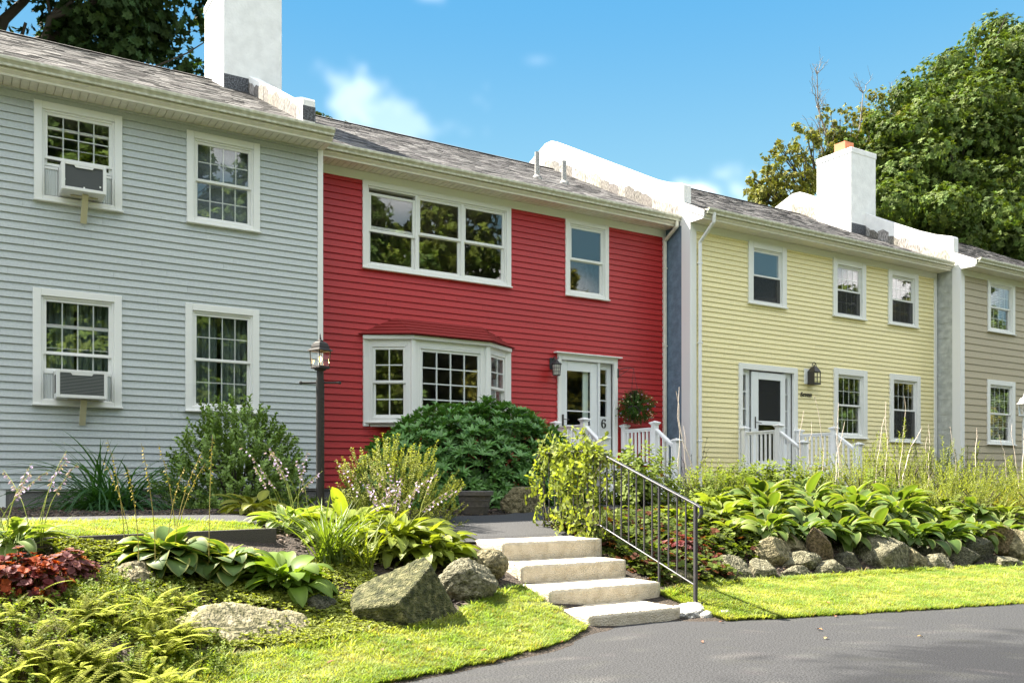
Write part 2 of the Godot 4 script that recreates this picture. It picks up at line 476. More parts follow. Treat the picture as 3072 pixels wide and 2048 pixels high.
# a double-hung window: casing, sill, liner, two sashes; x 0..w, y 0..h, z 0 at the wall
func window(house: Node3D, t: Transform3D, w: float, h: float, o := {}) -> MeshInstance3D:
	var m: Material = mats[o.get("trim", "trim")]
	var cw: float = o.get("casing", 0.09)
	var g := G.new()
	var pz: float = o.get("proud_z", 0.04)
	g.bb(Vector3(cw / 2, h / 2, pz / 2 - 0.01), Vector3(cw, h, pz + 0.02), Basis.IDENTITY, 0.005)
	g.bb(Vector3(w - cw / 2, h / 2, pz / 2 - 0.01), Vector3(cw, h, pz + 0.02), Basis.IDENTITY, 0.005)
	g.bb(Vector3(w / 2, h - cw / 2, pz / 2 - 0.011), Vector3(w - 2 * cw, cw, pz + 0.018), Basis.IDENTITY, 0.005)
	g.bb(Vector3(w / 2, 0.045, pz / 2 - 0.011), Vector3(w - 2 * cw, 0.09, pz + 0.018), Basis.IDENTITY, 0.005)
	var win := part_mesh(house, "window", g.mesh(m), Transform3D(t.basis, t.origin - house.position))
	var gs := G.new()
	gs.bb(Vector3(w / 2, 0.012, pz / 2 + 0.016), Vector3(w + 0.02, 0.028, pz + 0.05), Basis.IDENTITY, 0.006)
	part(win, "sill", gs, m)
	var lights: Array = o.get("lights", [[0.0, 1.0]])
	var x0 := cw
	var x1 := w - cw
	var y0 := 0.075
	var y1 := h - cw
	for li in lights.size():
		var a := lerpf(x0, x1, lights[li][0])
		var b := lerpf(x0, x1, lights[li][1])
		# vinyl liner set back in the opening
		var gf := G.new()
		frame(gf, a, b, y0, y1, 0.03, -0.11, 0.012)
		part(win, "liner", gf, m)
		var sx0 := a + 0.028
		var sx1 := b - 0.028
		var sy0 := y0 + 0.028
		var sy1 := y1 - 0.028
		var cols: int = o.get("cols", 0)
		var drop: float = o.get("drop", [0.0])[mini(li, o.get("drop", [0.0]).size() - 1)]
		var raise: float = o.get("raise", 0.0)
		var mid := lerpf(sy0, sy1, o.get("split", 0.5))
		if o.get("fixed", false):
			sash(win, sx0, sx1, sy0, sy1, -0.012, cols, o.get("rows", 0), o)
			continue
		sash(win, sx0, sx1, mid - 0.02 - drop, sy1 - drop, -0.008, cols, o.get("rows", 0), o)
		var low_top := mid + 0.02 + raise
		sash(win, sx0, sx1, sy0 + raise, minf(low_top, sy1 - 0.05), -0.046, cols if o.get("low_cols", -1) < 0 else o.low_cols, o.get("rows", 0), o)
		if o.get("screen", false):
			var sc := G.new()
			sc.quad(Vector3(sx0, sy0, -0.004), Vector3(sx1, sy0, -0.004), Vector3(sx1, mid - 0.02, -0.004), Vector3(sx0, mid - 0.02, -0.004))
			part(win, "insect_screen", sc, mats["screen"])
	# what hangs behind the glass
	var kind: String = o.get("behind", "")
	if kind == "curtain":
		for side in [[x0, lerpf(x0, x1, 0.47)], [lerpf(x0, x1, 0.53), x1]]:
			var gc := G.new()
			var k := 26
			for i in k:
				var u0 := lerpf(side[0], side[1], float(i) / k)
				var u1 := lerpf(side[0], side[1], float(i + 1) / k)
				gc.quad(Vector3(u0, y0, -0.24 + 0.03 * sin(i * 1.15)), Vector3(u1, y0, -0.24 + 0.03 * sin((i + 1) * 1.15)), Vector3(u1, y1, -0.24 + 0.02 * sin((i + 1) * 1.15)), Vector3(u0, y1, -0.24 + 0.02 * sin(i * 1.15)))
			part(win, "curtain", gc, mats["curtain"])
	elif kind == "blind":
		var k := int((y1 - y0) / 0.045)
		for i in k:
			var gb := G.new()
			gb.bb(Vector3((x0 + x1) / 2, y1 - 0.02 - i * 0.045, -0.2), Vector3(x1 - x0 - 0.06, 0.004, 0.045), Basis(Vector3.RIGHT, 0.5))
			part(win, "blind_slat", gb, mats["trim"])
	elif kind == "shade":
		var gb := G.new()
		gb.bb(Vector3((x0 + x1) / 2, (y1 + y0) / 2, -0.16), Vector3(x1 - x0, y1 - y0, 0.01), Basis.IDENTITY)
		part(win, "roller_shade", gb, mats["shade_blue"])
	return win

const EAVE := 7.0
const PITCH := 0.515
const RIDGE_BACK := 4.45
func roof_y(zf: float, z: float) -> float:
	return EAVE + (zf + 0.46 - z) * PITCH
# o: name, label, x0, x1, zf, siding, exposure, frieze, holes
func house(o: Dictionary) -> Node3D:
	var x0: float = o.x0
	var x1: float = o.x1
	var zf: float = o.zf
	var h := thing(o.name, o.label, "house", Vector3((x0 + x1) / 2, 0.9, zf))
	var off := -h.position
	var holes: Array = o.holes
	var g := G.new()
	slab(g, x0, x1, 1.18, 6.95, zf, 0.14, holes)
	var wall := part(h, "wall", g, mats["sheathing"])
	var top := 6.69 if o.frieze else 6.86
	clapboards(wall, Vector3.ZERO, o.get("board_x0", x0), o.get("board_x1", x1), 1.215, top, zf, o.exposure, holes, mats[o.siding], o.get("butt", 0.025))
	g = G.new()
	g.box(Vector3(x0, 0.3, zf - 0.3), Vector3(x1, 1.18, zf - 0.022))
	part(h, "foundation", g, mats["foundation"])
	g = G.new()
	g.box(Vector3(x0, 0.3, zf - 9.2), Vector3(x1, 6.9, zf - 9.0))
	part(h, "rear_wall", g, mats["sheathing"])
	g = G.new()
	g.box(Vector3(x0, 3.95, zf - 9.0), Vector3(x1, 4.2, zf - 0.14))
	part(h, "upper_floor", g, mats["room"])
	g = G.new()
	g.box(Vector3(x0, 1.2, zf - 9.0), Vector3(x1, 1.45, zf - 0.14))
	part(h, "ground_floor", g, mats["room"])
	g = G.new()
	g.box(Vector3(x0, 6.7, zf - 9.0), Vector3(x1, 6.8, zf - 0.14))
	part(h, "room_ceiling", g, mats["room"])
	g = G.new()
	g.box(Vector3(x0, 1.45, zf - 4.1), Vector3(x1, 6.7, zf - 4.0))
	part(h, "partition", g, mats["room"])
	if o.frieze:
		g = G.new()
		g.bb(Vector3((x0 + x1) / 2, 6.765, zf + 0.012), Vector3(x1 - x0, 0.15, 0.03), Basis.IDENTITY, 0.004)
		part(h, "frieze_board", g, mats["trim"])
	# eave: soffit panels, fascia, gutter
	var e0: float = o.get("eave_x0", x0)
	var e1: float = o.get("eave_x1", x1)
	var pw := 0.105
	var sp := G.new()
	sp.bb(Vector3(0, 0, 0), Vector3(pw - 0.007, 0.012, 0.40), Basis.IDENTITY, 0.003)
	var spm := sp.mesh(mats["soffit"])
	var np := int((e1 - e0) / pw)
	for i in np:
		part_mesh(h, "soffit_panel", spm, tf(e0 + (i + 0.5) * (e1 - e0) / np, 6.848, zf + 0.2).translated(off))
	g = G.new()
	g.box(Vector3(e0, 6.858, zf - 0.02), Vector3(e1, 6.87, zf + 0.4))
	part(h, "soffit_backing", g, mats["soffit"])
	g = G.new()
	# fascia with a crown moulding under the gutter
	g.ext(PackedVector2Array([Vector2(0.38, 6.835), Vector2(0.402, 6.835), Vector2(0.406, 6.862), Vector2(0.43, 6.885), Vector2(0.45, 6.90), Vector2(0.45, 6.925), Vector2(0.42, 6.94), Vector2(0.42, 7.0), Vector2(0.38, 7.0)]), Vector3(e0, 0, zf), Vector3.BACK, Vector3.UP, Vector3(e1 - e0, 0, 0))
	part(h, "fascia", g, mats["soffit"])
	g = G.new()
	g.ext(PackedVector2Array([Vector2(0.422, 6.935), Vector2(0.50, 6.935), Vector2(0.502, 6.965), Vector2(0.52, 6.985), Vector2(0.545, 7.005), Vector2(0.55, 7.03), Vector2(0.55, 7.045), Vector2(0.535, 7.045), Vector2(0.535, 7.03), Vector2(0.515, 7.0), Vector2(0.49, 6.97), Vector2(0.49, 6.95), Vector2(0.434, 6.95), Vector2(0.434, 7.04), Vector2(0.422, 7.04)]), Vector3(e0, 0.0, zf), Vector3.BACK, Vector3.UP, Vector3(e1 - e0, 0, 0))
	g.ext(PackedVector2Array([Vector2(0.434, 6.95), Vector2(0.49, 6.95), Vector2(0.49, 6.97), Vector2(0.535, 7.03), Vector2(0.434, 7.03)]), Vector3(e0 + 0.001, 0.0, zf), Vector3.BACK, Vector3.UP, Vector3(0.012, 0, 0))
	g.ext(PackedVector2Array([Vector2(0.434, 6.95), Vector2(0.49, 6.95), Vector2(0.49, 6.97), Vector2(0.535, 7.03), Vector2(0.434, 7.03)]), Vector3(e1 - 0.013, 0.0, zf), Vector3.BACK, Vector3.UP, Vector3(0.012, 0, 0))
	part(h, "gutter", g, mats["gutter"])
	# roof deck, two slopes
	var r0: float = o.get("roof_x0", x0)
	var r1: float = o.get("roof_x1", x1)
	g = G.new()
	var ry := roof_y(zf, zf - RIDGE_BACK)
	g.ext(PackedVector2Array([Vector2(0.46, EAVE), Vector2(-RIDGE_BACK, ry), Vector2(-RIDGE_BACK * 2 - 0.5, EAVE), Vector2(-RIDGE_BACK * 2 - 0.5, EAVE - 0.12), Vector2(-RIDGE_BACK, ry - 0.14), Vector2(0.40, EAVE - 0.06)]), Vector3(r0, 0.0, zf), Vector3.BACK, Vector3.UP, Vector3(r1 - r0, 0, 0))
	var roof := part(h, "roof", g, mats["roof_deck"])
	g = G.new()
	var sl := Vector2(1.0, PITCH).normalized()   # up the slope: back and up
	var nrm := Vector3(0, sl.x, sl.y)
	var ups := Vector3(0, sl.y, -sl.x)
	var len_ := (RIDGE_BACK + 0.46) / sl.x
	var ex := 0.135
	var kk := 0
	var pal: Array = o.palette
	while kk * ex < len_:
		var x := r0 - rr(0, 0.3)
		while x < r1:
			var w := rr(0.13, 0.34)
			var a := maxf(x, r0)
			var b := minf(x + w, r1)
			if b - a > 0.02:
				g.col = pal[rng.randi() % pal.size()]
				var s := rr(0.85, 1.15)
				g.col = Color(g.col.r * s, g.col.g * s, g.col.b * s)
				var th := rr(0.006, 0.013)
				var lo := Vector3(0, EAVE, zf + 0.46) + ups * (kk * ex - (rr(0.0, 0.02) if kk > 0 else 0.03))
				var hi := Vector3(0, EAVE, zf + 0.46) + ups * minf((kk + 1) * ex + 0.01, len_)
				var p0 := lo + nrm * th + Vector3(a, 0, 0)
				var p1 := lo + nrm * th + Vector3(b, 0, 0)
				var p2 := hi + nrm * 0.002 + Vector3(b, 0, 0)
				var p3 := hi + nrm * 0.002 + Vector3(a, 0, 0)
				g.quad(p0, p1, p2, p3)
				g.quad(lo + Vector3(a, 0, 0), lo + Vector3(b, 0, 0), p1, p0)
				g.tri(p1, lo + Vector3(b, 0, 0), p2); g.tri(lo + Vector3(a, 0, 0), p0, p3)
			x += w
		kk += 1
	# ridge caps
	var rx := r0
	while rx < r1:
		var w := minf(0.3, r1 - rx)
		g.col = pal[rng.randi() % pal.size()] * 0.75
		var y0 := ry + 0.03
		g.quad(Vector3(rx, y0 - 0.07, zf - RIDGE_BACK + 0.15), Vector3(rx + w, y0 - 0.07, zf - RIDGE_BACK + 0.15), Vector3(rx + w, y0, zf - RIDGE_BACK), Vector3(rx, y0, zf - RIDGE_BACK))
		g.quad(Vector3(rx, y0, zf - RIDGE_BACK), Vector3(rx + w, y0, zf - RIDGE_BACK), Vector3(rx + w, y0 - 0.07, zf - RIDGE_BACK - 0.15), Vector3(rx, y0 - 0.07, zf - RIDGE_BACK - 0.15))
		rx += w
	var sh := part(roof, "shingles", g, mats["shingle"])
	sh.set_meta("kind", "stuff")
	return h
# a masonry party wall that rises over the roofs as a parapet; x0..x1 thick, its front end at ze
func parapet(h: Node3D, x0: float, x1: float, ze: float, zf_low: float, dirt: float) -> MeshInstance3D:
	var pts := PackedVector2Array()
	var pk := ze - 5.1
	pts.append(Vector2(ze, roof_y(zf_low, ze) - 0.14)); pts.append(Vector2(ze, 7.70)); pts.append(Vector2(ze - 0.03, 7.74))
	pts.append(Vector2(ze - 0.5, 7.90)); pts.append(Vector2(ze - 1.1, 8.17)); pts.append(Vector2(pk + 0.35, 10.13)); pts.append(Vector2(pk + 0.1, 10.26)); pts.append(Vector2(pk - 0.2, 10.28))
	pts.append(Vector2(pk - 1.0, 10.0)); pts.append(Vector2(pk - 5.0, 8.0)); pts.append(Vector2(pk - 5.0, 6.9))
	pts.append(Vector2(pk, roof_y(zf_low, pk) - 0.14))
	var g := G.new()
	g.ext(pts, Vector3(x0, 0, 0), Vector3.BACK, Vector3.UP, Vector3(x1 - x0, 0, 0))
	var p := part(h, "parapet", g, mats["stucco"])
	# lead at the foot of the front end
	g = G.new()
	g.bb(Vector3((x0 + x1) / 2, roof_y(zf_low, ze) + 0.16, ze + 0.004), Vector3(x1 - x0 + 0.012, 0.24, 0.012), Basis.IDENTITY, 0.003)
	var lead := part(p, "lead_apron", g, mats["lead"])
	lead.position = -h.position - p.position
	# stepped flashing up the slope
	var z := ze - 0.05
	var k := 0
	while z > ze - 5.2:
		var w := rr(0.26, 0.36)
		var zm := z - w / 2
		var y := roof_y(zf_low, zm)
		var hh := rr(0.2, 0.34)
		g = G.new()
		var tone := rr(0.75, 1.15)
		g.col = Color(tone, tone * rr(0.94, 1.0), tone * rr(0.86, 0.98))
		var poly := PackedVector2Array([Vector2(z, y - 0.2), Vector2(z + rr(-0.01, 0.01), y + hh * rr(0.75, 1.0) - 0.08), Vector2(zm, y + hh), Vector2(z - w, y + hh * rr(0.8, 1.1) + 0.03), Vector2(z - w, y - 0.1)])
		g.ext(poly, Vector3(x0 - 0.006 - 0.004 * (k % 2), 0, 0), Vector3.BACK, Vector3.UP, Vector3(0.005, 0, 0))
		var q := part(p, "flashing", g, mats["flashing_dirty" if rng.randf() < dirt else "flashing"])
		q.position = -h.position - p.position
		z -= w * 0.98
		k += 1
	return p
func downspout(h: Node3D, pts: Array, m: Material) -> void:
	var g := G.new()
	for i in pts.size() - 1:
		var a: Vector3 = pts[i]
		var b: Vector3 = pts[i + 1]
		var d := (b - a).normalized()
		var sx := Vector3.RIGHT
		var bs := Basis(sx, d, sx.cross(d))
		g.bb((a + b) / 2, Vector3(0.075, a.distance_to(b) + 0.03, 0.055), bs, 0.012)
	part(h, "downspout", g, m)
	for y in [2.2, 4.3, 6.0]:
		var q: Vector3 = pts[-1]
		g = G.new()
		g.bb(Vector3(q.x, y, q.z), Vector3(0.1, 0.03, 0.066), Basis.IDENTITY, 0.004)
		part(h, "downspout_strap", g, m)

# ---------------------------------------------------------------- objects on the houses
# room air conditioner: box x 0..w, y 0..h, its back standing d out of the wall at z 0
func air_conditioner(at: Vector3, w: float, h: float, d: float, lower: bool, x_in0: float, x_in1: float, label: String) -> void:
	var t := thing("air_conditioner", label, "air conditioner", at, "window air conditioners")
	var o := at
	var g := G.new()
	g.bb(o + Vector3(w / 2, h / 2, d / 2 - 0.1), Vector3(w, h, d + 0.2), Basis.IDENTITY, 0.012)
	part(t, "casing", g, mats["plastic"])
	# coil face set in a rim
	g = G.new()
	frame(g, o.x + 0.001, o.x + w - 0.001, o.y + 0.001, o.y + h - 0.001, 0.045, o.z + d - 0.002, o.z + d + 0.022)
	g.ext(PackedVector2Array([Vector2(w * 0.28, h - 0.045), Vector2(w * 0.31, h - 0.075), Vector2(w * 0.69, h - 0.075), Vector2(w * 0.72, h - 0.045)]), o + Vector3(0, 0, d), Vector3.RIGHT, Vector3.UP, Vector3(0, 0, 0.02))
	part(t, "rim", g, mats["plastic"])
	g = G.new()
	g.box(o + Vector3(0.04, 0.04, d + 0.001), o + Vector3(w - 0.04, h - 0.04, d + 0.005))
	part(t, "coil", g, mats["coil"])
	if lower:
		for i in 15:
			g = G.new()
			g.bb(o + Vector3(w / 2, 0.055 + (h - 0.115) * i / 14.0, d + 0.012), Vector3(w - 0.09, 0.005, 0.006), Basis.IDENTITY)
			part(t, "grille_slat", g, mats["slat_grey"])
		for i in 3:
			g = G.new()
			g.box(o + Vector3(-0.003, 0.07, d * (0.3 + 0.2 * i)), o + Vector3(0.004, h - 0.07, d * (0.3 + 0.2 * i) + 0.035))
			part(t, "side_vent", g, mats["dark"])
	else:
		for q in [Vector2(0.07, 0.3), Vector2(0.5, 0.09), Vector2(0.86, 0.2)]:
			g = G.new()
			g.bb(o + Vector3(w * q.x, h * q.y + 0.02, d + 0.008), Vector3(0.022, 0.026, 0.008), Basis.IDENTITY, 0.003)
			part(t, "clip", g, mats["plastic"])
	# accordion panels at both sides
	for s in [[x_in0, o.x - 0.004], [o.x + w + 0.004, x_in1]]:
		if s[1] - s[0] < 0.02: continue
		g = G.new()
		var k := int(maxf(3.0, (s[1] - s[0]) / 0.014))
		for i in k:
			var a := lerpf(s[0], s[1], float(i) / k)
			var b := lerpf(s[0], s[1], float(i + 1) / k)
			var z0 := o.z - 0.05 + (0.008 if i % 2 else 0.0)
			var z1 := o.z - 0.05 + (0.0 if i % 2 else 0.008)
			g.quad(Vector3(a, o.y, z0), Vector3(b, o.y, z1), Vector3(b, o.y + h - 0.03, z1), Vector3(a, o.y + h - 0.03, z0))
		part(t, "side_panel", g, mats["accordion"])
		g = G.new()
		g.box(Vector3(s[0], o.y + h - 0.03, o.z - 0.06), Vector3(s[1], o.y + h + 0.005, o.z - 0.03))
		part(t, "panel_rail", g, mats["plastic"])
	# support arm raked back to the wall
	var a := o + Vector3(w * 0.55, -0.005, d * 0.72)
	var b := o + Vector3(w * 0.55, -0.36, 0.03)
	var dir := (b - a).normalized()
	g = G.new()
	g.bb((a + b) / 2, Vector3(0.085, a.distance_to(b), 0.03), Basis(Vector3.RIGHT, dir, Vector3.RIGHT.cross(dir)), 0.004)
	part(t, "support_arm", g, mats["bracket"])
	g = G.new()
	g.bb(o + Vector3(w * 0.55, -0.012, d * 0.4), Vector3(w * 0.62, 0.016, 0.03), Basis.IDENTITY, 0.003)
	part(t, "support_bar", g, mats["bracket"])

func text_mesh(s: String, size: float, depth: float, font_name: String) -> TextMesh:
	var f := SystemFont.new()
	f.font_names = PackedStringArray([font_name])
	f.font_weight = 700
	var tm := TextMesh.new()
	tm.text = s
	tm.font = f
	tm.font_size = 64
	tm.pixel_size = size / 64.0
	tm.depth = depth
	return tm

# the storm door, side light and surround of the red house; z is the wall
func red_entrance(h: Node3D, z: float) -> void:
	var g := G.new()
	var off := -h.position
	# surround: posts, head with a projecting cap
	for q in [[10.46, 10.545], [11.905, 12.0]]:
		g.bb(Vector3((q[0] + q[1]) / 2, 2.74, z + 0.02), Vector3(q[1] - q[0], 2.28, 0.07), Basis.IDENTITY, 0.006)
	g.bb(Vector3(11.23, 3.845, z + 0.02), Vector3(1.36, 0.07, 0.068), Basis.IDENTITY, 0.006)
	g.bb(Vector3(11.23, 3.905, z + 0.022), Vector3(1.54, 0.048, 0.072), Basis.IDENTITY, 0.004)
	g.bb(Vector3(11.22, 3.942, z + 0.05), Vector3(1.7, 0.026, 0.16), Basis.IDENTITY, 0.006)
	var door := part(h, "doorway", g, mats["trim"])
	g = G.new()
	# recess lining
	g.box(Vector3(11.5, 1.6, z - 0.12), Vector3(11.545, 3.81, z + 0.03))
	g.box(Vector3(11.545, 3.70, z - 0.11), Vector3(11.905, 3.81, z - 0.06))
	g.box(Vector3(11.55, 1.6, z - 0.11), Vector3(11.905, 2.70, z - 0.06))
	g.box(Vector3(11.55, 2.70, z - 0.11), Vector3(11.60, 3.70, z - 0.06))
	g.box(Vector3(11.79, 2.70, z - 0.11), Vector3(11.905, 3.70, z - 0.06))
	part(door, "side_light_panel", g, mats["door_white"])
	for j in 3:
		g = G.new()
		var y0 := 2.715 + j * 0.33
		g.quad(Vector3(11.6, y0, z - 0.085), Vector3(11.79, y0, z - 0.085), Vector3(11.79, y0 + 0.31, z - 0.085), Vector3(11.6, y0 + 0.31, z - 0.085))
		part(door, "side_light_pane", g, mats["glass"])
		g = G.new()
		g.box(Vector3(11.6, y0 + 0.308, z - 0.095), Vector3(11.79, y0 + 0.332, z - 0.062))
		part(door, "muntin", g, mats["muntin"])
	# storm door
	g = G.new()
	for q in [[10.56, 10.72], [11.32, 11.49]]:
		g.bb(Vector3((q[0] + q[1]) / 2, 2.70, z - 0.02), Vector3(q[1] - q[0], 2.2, 0.035), Basis.IDENTITY, 0.006)
	g.bb(Vector3(11.02, 3.70, z - 0.02), Vector3(0.6, 0.2, 0.034), Basis.IDENTITY, 0.006)
	g.bb(Vector3(11.02, 2.18, z - 0.02), Vector3(0.6, 0.62, 0.034), Basis.IDENTITY, 0.006)
	g.bb(Vector3(11.02, 1.73, z - 0.02), Vector3(0.6, 0.25, 0.033), Basis.IDENTITY, 0.006)
	var sd := part(door, "storm_door", g, mats["door_white"])
	g = G.new()
	g.quad(Vector3(10.72, 2.49, z - 0.018), Vector3(11.32, 2.49, z - 0.018), Vector3(11.32, 3.60, z - 0.018), Vector3(10.72, 3.60, z - 0.018))
	part(door, "storm_pane", g, mats["glass"])
	g = G.new()
	g.bb(Vector3(11.02, 2.78, z - 0.015), Vector3(0.6, 0.024, 0.03), Basis.IDENTITY, 0.004)
	part(door, "glazing_bar", g, mats["door_white"])
	g = G.new()
	g.bb(Vector3(10.61, 2.58, z + 0.005), Vector3(0.05, 0.24, 0.015), Basis.IDENTITY, 0.006)
	g.tube([Vector3(10.61, 2.6, z + 0.01), Vector3(10.61, 2.6, z + 0.05), Vector3(10.72, 2.59, z + 0.055)], [0.009], 8)
	part(door, "handle", g, mats["dark_metal"])
	# inner door, open a little with a pale edge
	g = G.new()
	g.bb(Vector3(11.25, 2.7, z - 0.1), Vector3(0.13, 2.1, 0.045), Basis.IDENTITY, 0.004)
	part(door, "inner_door", g, mats["pale_green"])
	var six := MeshInstance3D.new()
	six.mesh = text_mesh("6", 0.26, 0.012, "Droid Serif")
	six.material_override = mats["black"]
	six.name = "house_number"
	door.add_child(six)
	six.position = Vector3(11.70, 2.55, z - 0.055)

func yellow_entrance(h: Node3D, z: float) -> void:
	var g := G.new()
	for q in [[14.82, 14.94], [16.6, 16.73]]:
		g.bb(Vector3((q[0] + q[1]) / 2, 2.72, z + 0.015), Vector3(q[1] - q[0], 2.26, 0.07), Basis.IDENTITY, 0.006)
	g.bb(Vector3(15.775, 3.9, z + 0.015), Vector3(1.91, 0.13, 0.069), Basis.IDENTITY, 0.006)
	var door := part(h, "doorway", g, mats["trim"])
	for s in [[14.94, 15.24], [16.36, 16.6]]:
		g = G.new()
		g.box(Vector3(s[0], 1.6, z - 0.1), Vector3(s[0] + 0.05, 3.835, z - 0.05))
		g.box(Vector3(s[1] - 0.11, 1.6, z - 0.1), Vector3(s[1], 3.835, z - 0.05))
		g.box(Vector3(s[0] + 0.05, 3.74, z - 0.1), Vector3(s[1] - 0.11, 3.835, z - 0.05))
		g.box(Vector3(s[0] + 0.05, 1.6, z - 0.1), Vector3(s[1] - 0.11, 2.2, z - 0.05))
		part(door, "side_light_panel", g, mats["door_white"])
		for j in 4:
			g = G.new()
			var y0 := 2.2 + j * 0.385
			g.quad(Vector3(s[0] + 0.05, y0, z - 0.08), Vector3(s[1] - 0.11, y0, z - 0.08), Vector3(s[1] - 0.11, y0 + 0.365, z - 0.08), Vector3(s[0] + 0.05, y0 + 0.365, z - 0.08))
			part(door, "side_light_pane", g, mats["glass"])
			g = G.new()
			g.box(Vector3(s[0] + 0.05, y0 + 0.363, z - 0.09), Vector3(s[1] - 0.11, y0 + 0.387, z - 0.055))
			part(door, "muntin", g, mats["muntin"])
	g = G.new()
	for q in [[15.25, 15.47], [16.2, 16.355]]:
		g.bb(Vector3((q[0] + q[1]) / 2, 2.7, z - 0.01), Vector3(q[1] - q[0], 2.2, 0.04), Basis.IDENTITY, 0.008)
	g.bb(Vector3(15.835, 3.72, z - 0.01), Vector3(0.73, 0.16, 0.039), Basis.IDENTITY, 0.006)
	g.bb(Vector3(15.835, 2.66, z - 0.01), Vector3(0.73, 0.09, 0.039), Basis.IDENTITY, 0.006)
	g.bb(Vector3(15.835, 1.7, z - 0.01), Vector3(0.73, 0.2, 0.039), Basis.IDENTITY, 0.006)
	part(door, "storm_door", g, mats["door_white"])
	g = G.new()
	g.quad(Vector3(15.47, 2.705, z - 0.015), Vector3(16.2, 2.705, z - 0.015), Vector3(16.2, 3.64, z - 0.015), Vector3(15.47, 3.64, z - 0.015))
	part(door, "door_screen", g, mats["screen"])
	g = G.new()
	g.quad(Vector3(15.47, 1.8, z - 0.015), Vector3(16.2, 1.8, z - 0.015), Vector3(16.2, 2.615, z - 0.015), Vector3(15.47, 2.615, z - 0.015))
	part(door, "storm_pane", g, mats["glass"])
	g = G.new()
	g.bb(Vector3(15.36, 2.66, z + 0.015), Vector3(0.04, 0.26, 0.012), Basis.IDENTITY, 0.005)
	g.tube([Vector3(15.36, 2.66, z + 0.02), Vector3(15.36, 2.66, z + 0.06), Vector3(15.5, 2.65, z + 0.065)], [0.009], 8)
	part(door, "handle", g, mats["dark_metal"])
	for i in 4:
		g = G.new()
		g.tube([Vector3(15.66 + i * 0.085, 3.5, z - 0.6), Vector3(15.66 + i * 0.085, 3.2 - 0.05 * (i % 3), z - 0.6)], [0.012], 8)
		part(door, "hanging_chime", g, mats["trim"])
	var w := MeshInstance3D.new()
	w.mesh = text_mesh("Seven", 0.135, 0.012, "Droid Serif")
	w.material_override = mats["black"]
	w.name = "house_number"
	door.add_child(w)
	w.transform = Transform3D(Basis(Vector3(1, 0, 0), Vector3(0.28, 1, 0), Vector3(0, 0, 1)), Vector3(17.04, 3.37, z + 0.03))

